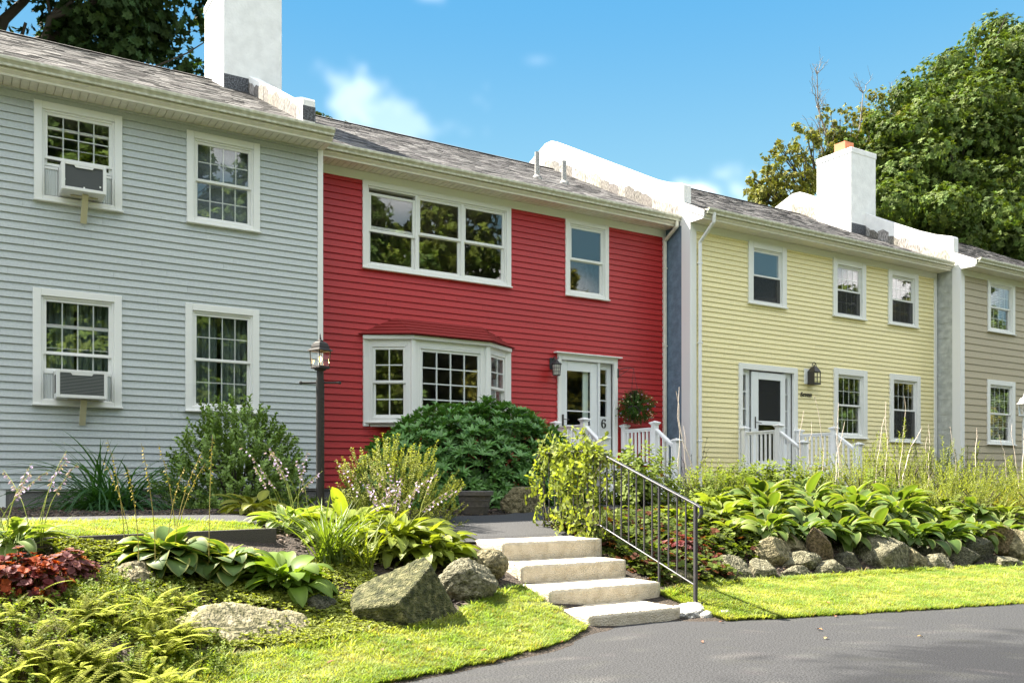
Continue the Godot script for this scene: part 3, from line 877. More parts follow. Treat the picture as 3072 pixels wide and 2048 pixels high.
# canted bay: three faces under a small hipped roof
func bay_window(h: Node3D, z: float) -> void:
	var a := Vector3(6.30, 0, z)
	var b := Vector3(7.02, 0, z + 0.45)
	var c := Vector3(8.56, 0, z + 0.45)
	var d := Vector3(9.29, 0, z)
	var y0 := 2.31
	var y1 := 3.93
	var g := G.new()
	# floor, head and seat under the sashes
	var foot := PackedVector2Array([Vector2(a.x, a.z), Vector2(b.x, b.z), Vector2(c.x, c.z), Vector2(d.x, d.z)])
	var shrunk := PackedVector2Array([Vector2(a.x + 0.05, a.z), Vector2(b.x + 0.02, b.z - 0.05), Vector2(c.x - 0.02, c.z - 0.05), Vector2(d.x - 0.05, d.z)])
	g.ext(shrunk, Vector3(0, y0, 0), Vector3.RIGHT, Vector3.BACK, Vector3(0, 0.1, 0))
	g.ext(shrunk, Vector3(0, y1 - 0.1, 0), Vector3.RIGHT, Vector3.BACK, Vector3(0, 0.1, 0))
	var bay := part(h, "bay_window", g, mats["trim"])
	var faces := [[a, b, 2, 2, false], [b, c, 4, 4, true], [c, d, 2, 2, false]]
	for q in faces:
		var p: Vector3 = q[0]
		var e: Vector3 = q[1]
		var ux := (e - p).normalized()
		var nz := ux.cross(Vector3.UP)
		var w := p.distance_to(e)
		var t := Transform3D(Basis(ux, Vector3.UP, nz), p + Vector3(0, y0 + 0.06, 0))
		# the frames go under the house as windows of their own
		window(h, t, w, y1 - y0 - 0.13, {"casing": 0.1 if not q[4] else 0.12, "cols": q[2], "rows": q[3] if q[4] else 2, "fixed": q[4], "proud": true, "bar": 0.022, "proud_z": 0.01, "stile": 0.05})
	# corner posts
	for q in [[a, 0.07], [b, 0.055], [c, 0.055], [d, 0.07]]:
		g = G.new()
		var p: Vector3 = q[0]
		g.bb(p + Vector3(0, (y0 + y1) / 2, 0.012), Vector3(q[1] * 1.6, y1 - y0, 0.06), Basis.IDENTITY, 0.006)
		part(bay, "corner_post", g, mats["trim"])
	# head board and crown
	for q in [[a, b], [b, c], [c, d]]:
		var p: Vector3 = q[0]
		var e: Vector3 = q[1]
		var ux := (e - p).normalized()
		g = G.new()
		g.bb((p + e) / 2 + Vector3(0, y1 - 0.035, 0) + ux.cross(Vector3.UP) * 0.03, Vector3(p.distance_to(e) + 0.06, 0.07, 0.1), Basis(ux, Vector3.UP, ux.cross(Vector3.UP)), 0.006)
		part(bay, "head_board", g, mats["trim"])
	# roof: three shingled slopes
	var r0 := Vector3(6.88, 4.29, z + 0.02)
	var r1 := Vector3(8.69, 4.29, z + 0.02)
	var e0 := Vector3(6.16, y1 + 0.01, z + 0.02)
	var e1 := Vector3(6.96, y1 + 0.01, z + 0.60)
	var e2 := Vector3(8.62, y1 + 0.01, z + 0.60)
	var e3 := Vector3(9.43, y1 + 0.01, z + 0.02)
	g = G.new()
	g.quad(e1, e2, r1, r0); g.tri(e0, e1, r0); g.tri(e2, e3, r1)
	g.quad(e3, e2, e1, e0)
	var rf := part(bay, "bay_roof", g, mats["red_roof"])
	var rows := 5
	for k in rows:
		var t0 := float(k) / rows
		var t1 := minf(float(k + 1) / rows + 0.02, 1.0)
		g = G.new()
		var s := rr(0.9, 1.1)
		g.col = Color(s, s, s)
		for q in [[e0, e1, r0, r0], [e1, e2, r0, r1], [e2, e3, r1, r1]]:
			var nn: Vector3 = (q[1] - q[0]).cross((q[2] if q[2] != q[3] else q[3]) - q[0]).normalized()
			if nn.y < 0: nn = -nn
			var l0: Vector3 = q[0].lerp(q[2], t0)
			var l1: Vector3 = q[1].lerp(q[3], t0)
			var h0: Vector3 = q[0].lerp(q[2], t1)
			var h1: Vector3 = q[1].lerp(q[3], t1)
			g.quad(l0 + nn * 0.02, l1 + nn * 0.02, h1 + nn * 0.006, h0 + nn * 0.006)
			g.quad(l0, l1, l1 + nn * 0.02, l0 + nn * 0.02)
		part(rf, "shingle_course", g, mats["red_roof"])

# ---------------------------------------------------------------- porches
func porch_post(t: Node3D, at: Vector3, h: float) -> void:
	var g := G.new()
	g.bb(at + Vector3(0, h / 2, 0), Vector3(0.115, h, 0.115), Basis.IDENTITY, 0.006)
	var p := part(t, "post", g, mats["rail_white"])
	g = G.new()
	g.bb(at + Vector3(0, h + 0.012, 0), Vector3(0.15, 0.024, 0.15), Basis.IDENTITY, 0.006)
	g.bb(at + Vector3(0, h + 0.036, 0), Vector3(0.185, 0.026, 0.185), Basis.IDENTITY, 0.008)
	var s := 0.085
	var top := at + Vector3(0, h + 0.085, 0)
	var q := [at + Vector3(-s, h + 0.049, s), at + Vector3(s, h + 0.049, s), at + Vector3(s, h + 0.049, -s), at + Vector3(-s, h + 0.049, -s)]
	for i in 4: g.tri(q[i], q[(i + 1) % 4], top)
	part(p, "post_cap", g, mats["rail_white"])
func rail_run(t: Node3D, a: Vector3, b: Vector3, low: float, spacing := 0.115, fill := true) -> void:
	var d := (b - a).normalized()
	var sd := d.cross(Vector3.UP).normalized()
	var bs := Basis(d, sd.cross(d), sd)
	var g := G.new()
	g.bb((a + b) / 2, Vector3(a.distance_to(b), 0.035, 0.09), bs, 0.008)
	g.bb((a + b) / 2 - Vector3(0, 0.035, 0), Vector3(a.distance_to(b), 0.04, 0.05), bs, 0.004)
	part(t, "top_rail", g, mats["rail_white"])
	g = G.new()
	g.bb((a + b) / 2 - Vector3(0, low, 0), Vector3(a.distance_to(b), 0.05, 0.045), bs, 0.004)
	part(t, "bottom_rail", g, mats["rail_white"])
	var k := int(Vector2(b.x - a.x, b.z - a.z).length() / spacing)
	for i in range(0, k):
		var p := a.lerp(b, (i + 0.5) / k)
		g = G.new()
		g.bb(p - Vector3(0, low / 2 + 0.02, 0), Vector3(0.038, low - 0.03, 0.038), Basis.IDENTITY, 0.003)
		part(t, "baluster", g, mats["rail_white"])
func porch(label: String, x0: float, x1: float, zf: float, ground: float) -> void:
	var t := thing("front_porch", label, "porch", Vector3((x0 + x1) / 2, ground, zf + 0.6))
	var fl := 1.58
	var g := G.new()
	g.bb(Vector3((x0 + x1) / 2, fl - 0.025, zf + 0.6), Vector3(x1 - x0 + 0.24, 0.05, 1.24), Basis.IDENTITY, 0.008)
	part(t, "deck", g, mats["rail_white"])
	g = G.new()
	g.box(Vector3(x0 - 0.07, ground - 0.1, zf + 0.08), Vector3(x1 + 0.07, fl - 0.052, zf + 1.16))
	part(t, "skirt", g, mats["rail_white"])
	for k in 3:
		g = G.new()
		var y := fl - 0.17 * (k + 1)
		g.bb(Vector3((x0 + x1) / 2, y - 0.02, zf + 1.33 + 0.27 * k), Vector3(x1 - x0 - 0.12, 0.04, 0.31), Basis.IDENTITY, 0.008)
		g.box(Vector3(x0 + 0.06, y - 0.17, zf + 1.19 + 0.27 * k), Vector3(x1 - 0.06, y - 0.04, zf + 1.46 + 0.27 * k))
		part(t, "step", g, mats["tread_grey" if k >= 0 else "rail_white"])
	for x in [x0, x1]:
		porch_post(t, Vector3(x, fl - 0.02, zf + 0.12), 0.91)
		porch_post(t, Vector3(x, fl - 0.3, zf + 1.08), 1.2)
		porch_post(t, Vector3(x, ground - 0.08, zf + 1.72), 2.10 - ground + 0.08)
		rail_run(t, Vector3(x, fl + 0.83, zf + 0.178), Vector3(x, fl + 0.83, zf + 1.022), 0.72)
		rail_run(t, Vector3(x, fl + 0.80, zf + 1.138), Vector3(x, fl + 0.44, zf + 1.662), 0.72, 0.115)

# ---------------------------------------------------------------- lanterns and lamps
func wall_lantern_red(at: Vector3) -> void:
	var t := thing("wall_lantern", "black caged wall lantern with scrolled arm beside the numbered white door", "lantern", at)
	var g := G.new()
	g.bb(at + Vector3(0, 0.03, 0.012), Vector3(0.13, 0.24, 0.024), Basis.IDENTITY, 0.01)
	part(t, "back_plate", g, mats["black_iron"])
	g = G.new()
	var pts := []
	for i in 15:
		var a := -0.3 + i * 0.36
		pts.append(at + Vector3(0.0, 0.11 + 0.05 * sin(a), 0.02 + 0.012 * i))
	g.tube(pts, [0.009], 6)
	pts = []
	for i in 12:
		var a := i * 0.5
		pts.append(at + Vector3(0, 0.12 + 0.03 * cos(a) * (1.0 - i * 0.05), 0.21 + 0.03 * sin(a) * (1.0 - i * 0.05)))
	g.tube(pts, [0.006], 6)
	part(t, "scroll_arm", g, mats["black_iron"])
	var c := at + Vector3(0, -0.02, 0.16)
	g = G.new()
	g.lathe(c, [Vector2(0.012, 0.13), Vector2(0.03, 0.1), Vector2(0.05, 0.07), Vector2(0.105, 0.035), Vector2(0.11, 0.02), Vector2(0.0, 0.018)], 8, false)
	part(t, "hood", g, mats["black_iron"])
	g = G.new()
	for i in 12:
		var a := TAU * i / 12
		g.tube([c + Vector3(cos(a) * 0.092, 0.02, sin(a) * 0.092), c + Vector3(cos(a) * 0.072, -0.2, sin(a) * 0.072)], [0.004], 5)
	for j in 4:
		var r := lerpf(0.092, 0.072, j / 3.0)
		var ring := []
		for i in 13:
			ring.append(c + Vector3(cos(TAU * i / 12) * r, 0.015 - 0.215 * j / 3.0, sin(TAU * i / 12) * r))
		g.tube(ring, [0.004 if j < 3 else 0.008], 5)
	part(t, "cage", g, mats["black_iron"])
	g = G.new()
	g.lathe(c, [Vector2(0.066, -0.195), Vector2(0.085, 0.01)], 16)
	part(t, "glass_shade", g, mats["frosted"])
func wall_lantern_yellow(at: Vector3) -> void:
	var t := thing("wall_lantern", "dark bronze carriage lantern with ring handle on yellow clapboards", "lantern", at)
	var g := G.new()
	g.bb(at + Vector3(-0.07, 0, 0.012), Vector3(0.18, 0.36, 0.024), Basis.IDENTITY, 0.006)
	part(t, "back_plate", g, mats["trim"])
	var c := at + Vector3(0.05, -0.2, 0.13)
	g = G.new()
	g.bb(c + Vector3(0, 0.02, 0), Vector3(0.24, 0.045, 0.2), Basis.IDENTITY, 0.006)
	part(t, "base", g, mats["bronze"])
	g = G.new()
	for sx in [-1, 0, 1]:
		for sz in [-1, 1]:
			g.bb(c + Vector3(sx * 0.108, 0.16, sz * 0.088), Vector3(0.014, 0.26, 0.014), Basis.IDENTITY)
	for sz in [-1, 1]:
		g.bb(c + Vector3(0, 0.17, sz * 0.088), Vector3(0.216, 0.01, 0.01), Basis.IDENTITY)
	g.bb(c + Vector3(-0.108, 0.16, 0), Vector3(0.012, 0.26, 0.16), Basis.IDENTITY)
	part(t, "cage", g, mats["bronze"])
	g = G.new()
	g.quad(c + Vector3(-0.1, 0.04, 0.084), c + Vector3(0.1, 0.04, 0.084), c + Vector3(0.1, 0.29, 0.084), c + Vector3(-0.1, 0.29, 0.084))
	part(t, "pane", g, mats["glass"])
	g = G.new()
	g.spin = PI / 4
	g.lathe(c + Vector3(0, 0.29, 0), [Vector2(0.155, 0.0), Vector2(0.15, 0.02), Vector2(0.075, 0.115), Vector2(0.07, 0.13), Vector2(0.02, 0.14), Vector2(0.012, 0.18), Vector2(0.0, 0.185)], 4, false)
	part(t, "hood", g, mats["bronze"])
	g = G.new()
	var ring := []
	for i in 17: ring.append(c + Vector3(cos(PI * i / 16) * 0.068, 0.43 + sin(PI * i / 16) * 0.09, 0))
	g.tube(ring, [0.011], 7)
	part(t, "ring_handle", g, mats["bronze"])
func lamp_post(at: Vector3, top: float, lit: bool, m: Material, label: String, leaded: bool, k := 1.0) -> void:
	var t := thing("lamp_post", label, "lamp post", at)
	var c := Vector3(at.x, top, at.z)          # underside of the lantern
	var g := G.new()
	g.tube([at - Vector3(0, 0.2, 0), Vector3(at.x, top - 0.12, at.z)], [0.047], 20)
	part(t, "post", g, m)
	g = G.new()
	g.tube([Vector3(at.x, top - 0.13, at.z), Vector3(at.x, top, at.z)], [0.04], 20)
	g.lathe(Vector3(at.x, top - 0.01, at.z), [Vector2(0.045, 0), Vector2(0.1 * k, 0.008), Vector2(0.1 * k, 0.016), Vector2(0.0, 0.016)], 20)
	part(t, "collar", g, m)
	if not leaded:
		g = G.new()
		var ax := Vector3(0.848, 0, 0.53) * 0.225
		var y := Vector3(0, top - 0.15, 0)
		g.tube([at * Vector3(1, 0, 1) + y - ax, at * Vector3(1, 0, 1) + y + ax], [0.012], 10)
		for s in [-1, 1]:
			g.lathe(at * Vector3(1, 0, 1) + y + ax * s - Vector3(0, 0.02, 0), [Vector2(0.0, 0), Vector2(0.016, 0.005), Vector2(0.022, 0.02), Vector2(0.016, 0.035), Vector2(0, 0.04)], 10)
		part(t, "ladder_rest", g, m)
	# lantern: four panes in a tapering frame
	var yaw := 0.35
	var b := Basis(Vector3.UP, yaw)
	var hh := 0.33 * k
	var lo := 0.105 * k
	var hi := 0.125 * k
	g = G.new()
	g.bb(c + Vector3(0, 0.022, 0), Vector3(0.24 * k, 0.02, 0.24 * k), b, 0.004)
	for sx in [-1, 1]:
		for sz in [-1, 1]:
			g.tube([c + b * Vector3(sx * lo, 0.02, sz * lo), c + b * Vector3(sx * hi, hh, sz * hi)], [0.009 * k], 6)
	for q in [[0.035, 0.0], [0.60, 0.5], [1.0, 1.0]]:
		var r := lerpf(lo, hi, q[1])
		var yy: float = 0.03 + (hh - 0.03) * q[0]
		if q[0] == 0.60: continue
		for s in 4:
			var u := b * Basis(Vector3.UP, s * PI / 2) * Vector3(0, 0, r)
			var w := b * Basis(Vector3.UP, s * PI / 2) * Vector3(r, 0, 0)
			g.tube([c + u - w + Vector3(0, yy, 0), c + u + w + Vector3(0, yy, 0)], [0.008], 6)
	part(t, "lantern_frame", g, m)
	for s in 4:
		g = G.new()
		var bs := b * Basis(Vector3.UP, s * PI / 2)
		g.quad(c + bs * Vector3(-lo, 0.03, lo), c + bs * Vector3(lo, 0.03, lo), c + bs * Vector3(hi, hh, hi), c + bs * Vector3(-hi, hh, hi))
		part(t, "lantern_pane", g, mats["seeded_glass"])
		if leaded:
			g = G.new()
			for q in [[Vector2(0, -0.9), Vector2(-0.35, 0)], [Vector2(-0.35, 0), Vector2(0, 0.9)], [Vector2(0, 0.9), Vector2(0.35, 0)], [Vector2(0.35, 0), Vector2(0, -0.9)], [Vector2(-1, 0), Vector2(-0.35, 0)], [Vector2(0.35, 0), Vector2(1, 0)]]:
				var p := []
				for e: Vector2 in q:
					p.append(c + bs * Vector3(e.x * 0.11 * k, 0.18 * k + e.y * 0.14 * k, 0.118 * k))
				g.tube(p, [0.004], 4)
			part(t, "lead_came", g, m)
	g = G.new()
	g.spin = PI / 4 + yaw
	g.lathe(c + Vector3(0, hh, 0), [Vector2(0.225 * k, 0.0 * k), Vector2(0.215 * k, 0.018 * k), Vector2(0.165 * k, 0.04 * k), Vector2(0.155 * k, 0.08 * k), Vector2(0.125 * k, 0.135 * k), Vector2(0.075 * k, 0.165 * k), Vector2(0.05 * k, 0.17 * k)], 4, false)
	var hood := part(t, "hood", g, m)
	g = G.new()
	g.lathe(c + Vector3(0, hh + 0.165 * k, 0), [Vector2(0.05 * k, 0 * k), Vector2(0.055 * k, 0.015 * k), Vector2(0.03 * k, 0.03 * k), Vector2(0.015 * k, 0.045 * k), Vector2(0.02 * k, 0.06 * k), Vector2(0.01 * k, 0.08 * k), Vector2(0.012 * k, 0.1 * k), Vector2(0.0 * k, 0.15 * k)], 12)
	part(t, "finial", g, m)
	g = G.new()
	g.lathe(c + Vector3(0, 0.03, 0), [Vector2(0.03 * k, 0 * k), Vector2(0.028 * k, 0.09 * k), Vector2(0.0 * k, 0.095 * k)], 12)
	part(t, "candle_sleeve", g, mats["trim"])
	g = G.new()
	g.lathe(c + Vector3(0, 0.03 + 0.095 * k, 0), [Vector2(0.0 * k, 0 * k), Vector2(0.02 * k, 0.01 * k), Vector2(0.034 * k, 0.045 * k), Vector2(0.025 * k, 0.08 * k), Vector2(0.0 * k, 0.1 * k)], 14)
	part(t, "bulb", g, mats["bulb"] if lit else mats["frosted"])
	if lit:
		var l := OmniLight3D.new()
		l.name = "lamp_glow"
		l.light_color = Color(1.0, 0.82, 0.55)
		l.light_energy = 0.02
		l.light_size = 0.03
		l.shadow_enabled = true
		l.omni_range = 30.0
		l.omni_attenuation = 2.0
		t.add_child(l)
		l.position = c + Vector3(0, 0.03 + 0.14 * k, 0) - at

# ---------------------------------------------------------------- stones and steps
# a stone: an ellipsoid cut by planes [normal, distance] and roughened
func rock_shape(g: G, at: Vector3, r: Vector3, b: Basis, sd: int, planes := [], rough := 0.06, cuts := 7, nu := 36, nv := 22) -> void:
	var lr := RandomNumberGenerator.new()
	lr.seed = sd
	var pl := planes.duplicate()
	for i in cuts:
		var nn := Vector3(lr.randf_range(-1, 1), lr.randf_range(-0.7, 1), lr.randf_range(-1, 1)).normalized()
		pl.append([nn, lr.randf_range(0.62, 0.9)])
	var fn := FastNoiseLite.new()
	fn.seed = sd
	fn.frequency = 1.6
	fn.fractal_octaves = 4
	var pts := []
	for j in nv + 1:
		var th := PI * j / nv
		for i in nu:
			var ph := TAU * i / nu
			var d := Vector3(sin(th) * cos(ph), cos(th), sin(th) * sin(ph))
			var k := 1.0
			for q in pl:
				var dt: float = d.dot(q[0])
				if dt > 0.05: k = minf(k, q[1] / dt)
			k *= 1.0 + rough * fn.get_noise_3dv(d * 1.5) + rough * 0.5 * fn.get_noise_3dv(d * 5.0) + rough * 0.3 * fn.get_noise_3dv(d * 14.0)
			pts.append(at + b * (d * k * r))
	var ids := []
	var nrm := []
	for i in pts.size(): nrm.append(Vector3.ZERO)
	for j in nv:
		for i in nu:
			var a := j * nu + i
			var a2 := j * nu + (i + 1) % nu
			var e: Vector3 = (pts[a2 + nu] - pts[a]).cross(pts[a + nu] - pts[a2])
			for q in [a, a2, a + nu, a2 + nu]: nrm[q] += e
	for i in pts.size():
		var s := 1.0 + 0.18 * fn.get_noise_3dv((pts[i] - at) * 6.0)
		ids.append(g.vert(pts[i], nrm[i].normalized(), Color(s, s, s)))
	for j in nv:
		for i in nu:
			var a := j * nu + i
			var a2 := j * nu + (i + 1) % nu
			g.face(ids[a], ids[a2], ids[a2 + nu]); g.face(ids[a], ids[a2 + nu], ids[a + nu])
func rock(called: String, label: String, at: Vector3, r: Vector3, turn: Vector3, sd: int, m: Material, planes := [], group := "", rough := 0.07, cuts := 7) -> MeshInstance3D:
	var g := G.new()
	var fine := r.x > 0.2
	rock_shape(g, at, r, Basis.from_euler(turn), sd, planes, rough, cuts, 84 if fine else 40, 48 if fine else 24)
	return whole(called, g, m, label, "rock", group)

func stairs() -> void:
	var t := thing("garden_steps", "four worn concrete block steps climbing the bank beside an iron handrail", "steps", Vector3(5.5, 0, 7.7))
	var q := [[4.95, 6.27, 6.30, 6.91, 0.676, 0.30], [4.85, 6.19, 6.80, 7.435, 0.479, 0.1], [4.80, 6.18, 7.34, 8.0, 0.293, -0.05], [4.83, 5.92, 7.9, 8.58, 0.125, -0.1]]
	for k in q.size():
		var s: Array = q[k]
		var g := G.new()
		# worn slab: a grid of points over a box, its edges rounded and nicked
		var c := Vector3((s[0] + s[1]) / 2, (s[4] + s[5]) / 2, (s[2] + s[3]) / 2)
		var h := Vector3((s[1] - s[0]) / 2, (s[4] - s[5]) / 2, (s[3] - s[2]) / 2)
		worn_box(g, c, h, 0.011, 100 + k)
		part(t, "step", g, mats["concrete"])
func worn_box(g: G, c: Vector3, h: Vector3, r: float, sd: int) -> void:
	var fn := FastNoiseLite.new()
	fn.seed = sd
	fn.frequency = 6.0
	fn.fractal_octaves = 3
	for ax in 3:
		for s in [-1.0, 1.0]:
			var u := Vector3.ZERO
			var w := Vector3.ZERO
			var n := Vector3.ZERO
			n[ax] = s
			u[(ax + 1) % 3] = 1.0
			w[(ax + 2) % 3] = 1.0
			var nu := int(clampf(h[(ax + 1) % 3] / 0.02, 6, 60))
			var nw := int(clampf(h[(ax + 2) % 3] / 0.02, 6, 60))
			var id := []
			for j in nw + 1:
				for i in nu + 1:
					var d := n + u * (2.0 * i / nu - 1.0) + w * (2.0 * j / nw - 1.0)
					var p := d * h
					var core := Vector3(clampf(p.x, -h.x + r, h.x - r), clampf(p.y, -h.y + r, h.y - r), clampf(p.z, -h.z + r, h.z - r))
					var e := p - core
					var nn := e.normalized() if e.length() > 1e-6 else n
					p = core + nn * r
					var k := fn.get_noise_3dv(p + c)
					var near_edge := clampf((absf(e.x) + absf(e.y) + absf(e.z)) / r - 1.0, 0.0, 1.0)
					p += nn * (k * 0.004 - near_edge * maxf(0.0, k) * 0.022)
					id.append(g.vert(c + p, nn, Color(1, 1, 1) * (0.97 + 0.06 * k)))
			for j in nw:
				for i in nu:
					var a := j * (nu + 1) + i
					if s > 0:
						g.face(id[a], id[a + 1], id[a + nu + 2]); g.face(id[a], id[a + nu + 2], id[a + nu + 1])
					else:
						g.face(id[a + 1], id[a], id[a + nu + 1]); g.face(id[a + 1], id[a + nu + 1], id[a + nu + 2])
func handrail() -> void:
	var x := 6.28
	var t := thing("handrail", "black iron handrail with thin balusters along the garden steps", "handrail", Vector3(x, 0.1, 8.4))
	var m: Material = mats["iron"]
	var top := func(z: float) -> float: return 1.67 if z < 6.79 else lerpf(1.67, 1.085, (z - 6.79) / (8.42 - 6.79))
	var low := func(z: float) -> float: return 0.825 if z < 6.85 else lerpf(0.825, 0.29, (z - 6.85) / (8.39 - 6.85))
	for q in [[8.4, 0.05], [7.86, 0.1], [6.62, 0.66], [5.72, 0.66]]:
		var g := G.new()
		var y1: float = top.call(q[0]) - 0.01
		var w := 0.034 if q[0] > 8.0 else 0.022
		g.bb(Vector3(x, (q[1] + y1) / 2, q[0]), Vector3(w, y1 - q[1], w), Basis.IDENTITY, 0.003)
		var p := part(t, "post", g, m)
		if q[0] > 8.0:
			g = G.new()
			g.bb(Vector3(x, 0.115, q[0]), Vector3(0.11, 0.014, 0.11), Basis.IDENTITY, 0.003)
			part(p, "base_plate", g, m)
	var bar := func(called: String, pts: Array, w: float, hh: float) -> void:
		var g := G.new()
		for i in pts.size() - 1:
			var a: Vector3 = pts[i]
			var b: Vector3 = pts[i + 1]
			var d := (b - a).normalized()
			g.bb((a + b) / 2, Vector3(w, hh, a.distance_to(b) + hh * 0.6), Basis(Vector3.RIGHT, d.cross(Vector3.RIGHT), d), 0.003)
		part(t, called, g, m)
	# moulded top rail with a curl down at each end
	bar.call("top_rail", [Vector3(x, 1.55, 5.63), Vector3(x, 1.63, 5.62), Vector3(x, 1.67, 5.66), Vector3(x, 1.675, 6.2), Vector3(x, 1.67, 6.79), Vector3(x, 1.085, 8.42), Vector3(x, 1.06, 8.475), Vector3(x, 1.0, 8.485), Vector3(x, 0.955, 8.455)], 0.045, 0.016)
	bar.call("bottom_rail", [Vector3(x, 0.825, 5.73), Vector3(x, 0.825, 6.85), Vector3(x, 0.29, 8.39)], 0.022, 0.012)
	var z := 5.83
	while z < 8.35:
		if absf(z - 6.62) > 0.04 and absf(z - 7.86) > 0.04:
			var g := G.new()
			var a: float = low.call(z)
			var b: float = top.call(z)
			g.bb(Vector3(x, (a + b) / 2, z), Vector3(0.013, b - a, 0.013), Basis(Vector3.UP, 0.0))
			part(t, "baluster", g, m)
		z += 0.128

# ---------------------------------------------------------------- plants
# a leaf blade that starts at p along d and bends down by bend radians; prof gives half-width 0..1 along it
func blade(g: G, p: Vector3, d: Vector3, length: float, wid: float, bend: float, cup: float, kind: int, c0: Color, c1: Color, segs := 6, twist := 0.0) -> void:
	var sd := d.cross(Vector3.UP).normalized()
	if twist != 0.0: sd = sd.rotated(d.normalized(), twist)
	var us := [-1.0, -0.72, 0.0, 0.72, 1.0] if kind == 0 else [-1.0, 0.0, 1.0]
	var prev := []
	d = d.normalized()
	for i in segs + 1:
		var t := float(i) / segs
		var w := 0.0
		if kind == 0: w = pow(sin(PI * pow(t, 0.72)), 0.62) if t > 0 and t < 1 else 0.03   # broad oval with a point
		elif kind == 1: w = sin(PI * (0.06 + 0.92 * pow(t, 1.1)))                                             # lance shape
		else: w = (1.0 - pow(t, 2.2)) * 0.96 + 0.04                                                           # strap
		w *= wid
		var nn := sd.cross(d).normalized()
		var row := []
		for k in us.size():
			var u: float = us[k]
			var q := p + sd * (u * w) + nn * (cup * w * u * u)
			var vn := (nn - sd * (2.0 * cup * u * 0.6)).normalized()
			row.append(g.vert(q, vn, c1 if absf(u) > 0.9 else (shade_col(c0, 1.3) if kind == 0 and u == 0.0 else c0)))
		if i > 0:
			for k in us.size() - 1:
				g.face(prev[k], prev[k + 1], row[k + 1]); g.face(prev[k], row[k + 1], row[k])
		prev = row
		p += d * (length / segs)
		d = d.rotated(sd, -bend / segs)
func shade_col(c: Color, k: float) -> Color:
	return Color(c.r * k, c.g * k, c.b * k)
var cache := {}
# meshes of one kind of leaf from steep (inner) to flat (outer)
func hosta_leaves(key: String, l: float, w: float, c: Color, edge: Color, m: Material) -> Array:
	if cache.has(key): return cache[key]
	var out := []
	for k in 12:
		var e := (k % 6) / 5.0
		var g := G.new()
		var s := rr(0.82, 1.18)
		var el := lerpf(1.25, 0.42, e)
		var pl := l * lerpf(0.75, 1.0, e)
		var d := Vector3(0, sin(el), cos(el))
		var p0 := Vector3.ZERO
		g.col = shade_col(c, 1.15)
		g.tube([p0, p0 + d * pl * 0.5, p0 + d * pl * 0.98 + Vector3(0, -0.02, 0)], [0.006, 0.005, 0.004], 4, false)
		var d2 := Vector3(rr(-0.12, 0.12), sin(el - lerpf(0.35, 0.3, e)), cos(el - 0.3)).normalized()
		blade(g, p0 + d * pl * 0.97 + Vector3(0, -0.02, 0), d2, l * rr(0.9, 1.1), w * rr(0.9, 1.1), lerpf(0.8, 1.35, e) * rr(0.8, 1.2), rr(0.1, 0.35), 0, shade_col(c, s), shade_col(edge, s), 6, rr(-0.35, 0.35))
		out.append(g.mesh(m))
	cache[key] = out
	return out
func hosta(label: String, group: String, at: Vector3, n: int, key: String, l: float, w: float, c: Color, edge: Color, squash := 1.0, big := 1.0) -> Node3D:
	var t := thing("hosta", label, "hosta", at, group)
	var lv := hosta_leaves(key, l, w, c, edge, mats["hosta_leaf"])
	for i in n:
		var e := sqrt((i + 0.5) / n)
		var k := clampi(int(e * 6.0 + rr(-0.6, 0.6)), 0, 5) + (6 if rng.randf() < 0.5 else 0)
		var b := Basis(Vector3.UP, i * 2.39996 + rr(-0.4, 0.4)) * Basis(Vector3.RIGHT, rr(-0.28, 0.22)) * Basis(Vector3.BACK, rr(-0.2, 0.2))
		var s := rr(0.55, 1.15) * big
		part_mesh(t, "leaf", lv[k], Transform3D(b.scaled(Vector3(s, s * squash, s)), Vector3(rr(-0.04, 0.04), 0, rr(-0.04, 0.04))))
	return t
# flower stalks: bells hang along the upper part of an arching stem
func flower_stalks(t: Node3D, n: int, h: float, lean: float, spread: float, petal: Color, dry: bool, facing := -1.0) -> void:
	for i in n:
		var g := G.new()
		var a := rr(0, TAU) if facing < 0 else facing + rr(-0.9, 0.9)
		var o := Vector3(cos(a), 0, sin(a))
		var st := t.position + Vector3(rr(-1, 1) * spread, 0.05, rr(-1, 1) * spread)
		var hh := h * rr(0.75, 1.1)
		var ln := lean * rr(0.5, 1.3)
		g.col = Color(0.30, 0.34, 0.09) if not dry else Color(0.34, 0.28, 0.10)
		var pts := []
		for k in 7:
			var u := k / 6.0
			pts.append(st + Vector3(0, hh * u * (1.0 - 0.15 * ln * u), 0) + o * (ln * hh * u * u))
		g.tube(pts, [0.004, 0.0035, 0.003, 0.003, 0.0025, 0.002, 0.0015], 5, false)
		var nb := 9 if not dry else 13
		for k in nb:
			var u := lerpf(0.62, 1.0, float(k) / nb)
			var f := u * 6.0
			var p: Vector3 = pts[int(f)].lerp(pts[mini(int(f) + 1, 6)], f - int(f))
			var sa := rr(0, TAU)
			var out := (Vector3(cos(sa), rr(-0.9, -0.3), sin(sa)) + o * 0.4).normalized()
			if dry:
				g.col = shade_col(Color(0.40, 0.32, 0.12), rr(0.7, 1.3))
				blade(g, p, out, rr(0.022, 0.034), 0.007, 0.4, 0.5, 1, g.col, g.col, 3)
			else:
				var cc := shade_col(petal, rr(0.85, 1.2))
				for e in 3:
					blade(g, p, (out + Vector3(rr(-0.25, 0.25), 0, rr(-0.25, 0.25))).normalized(), rr(0.03, 0.042), 0.009, 0.2, 0.5, 1, cc, shade_col(cc, 1.2), 3, e * 2.1)
		part(t, "flower_stalk", g, mats["petal"])
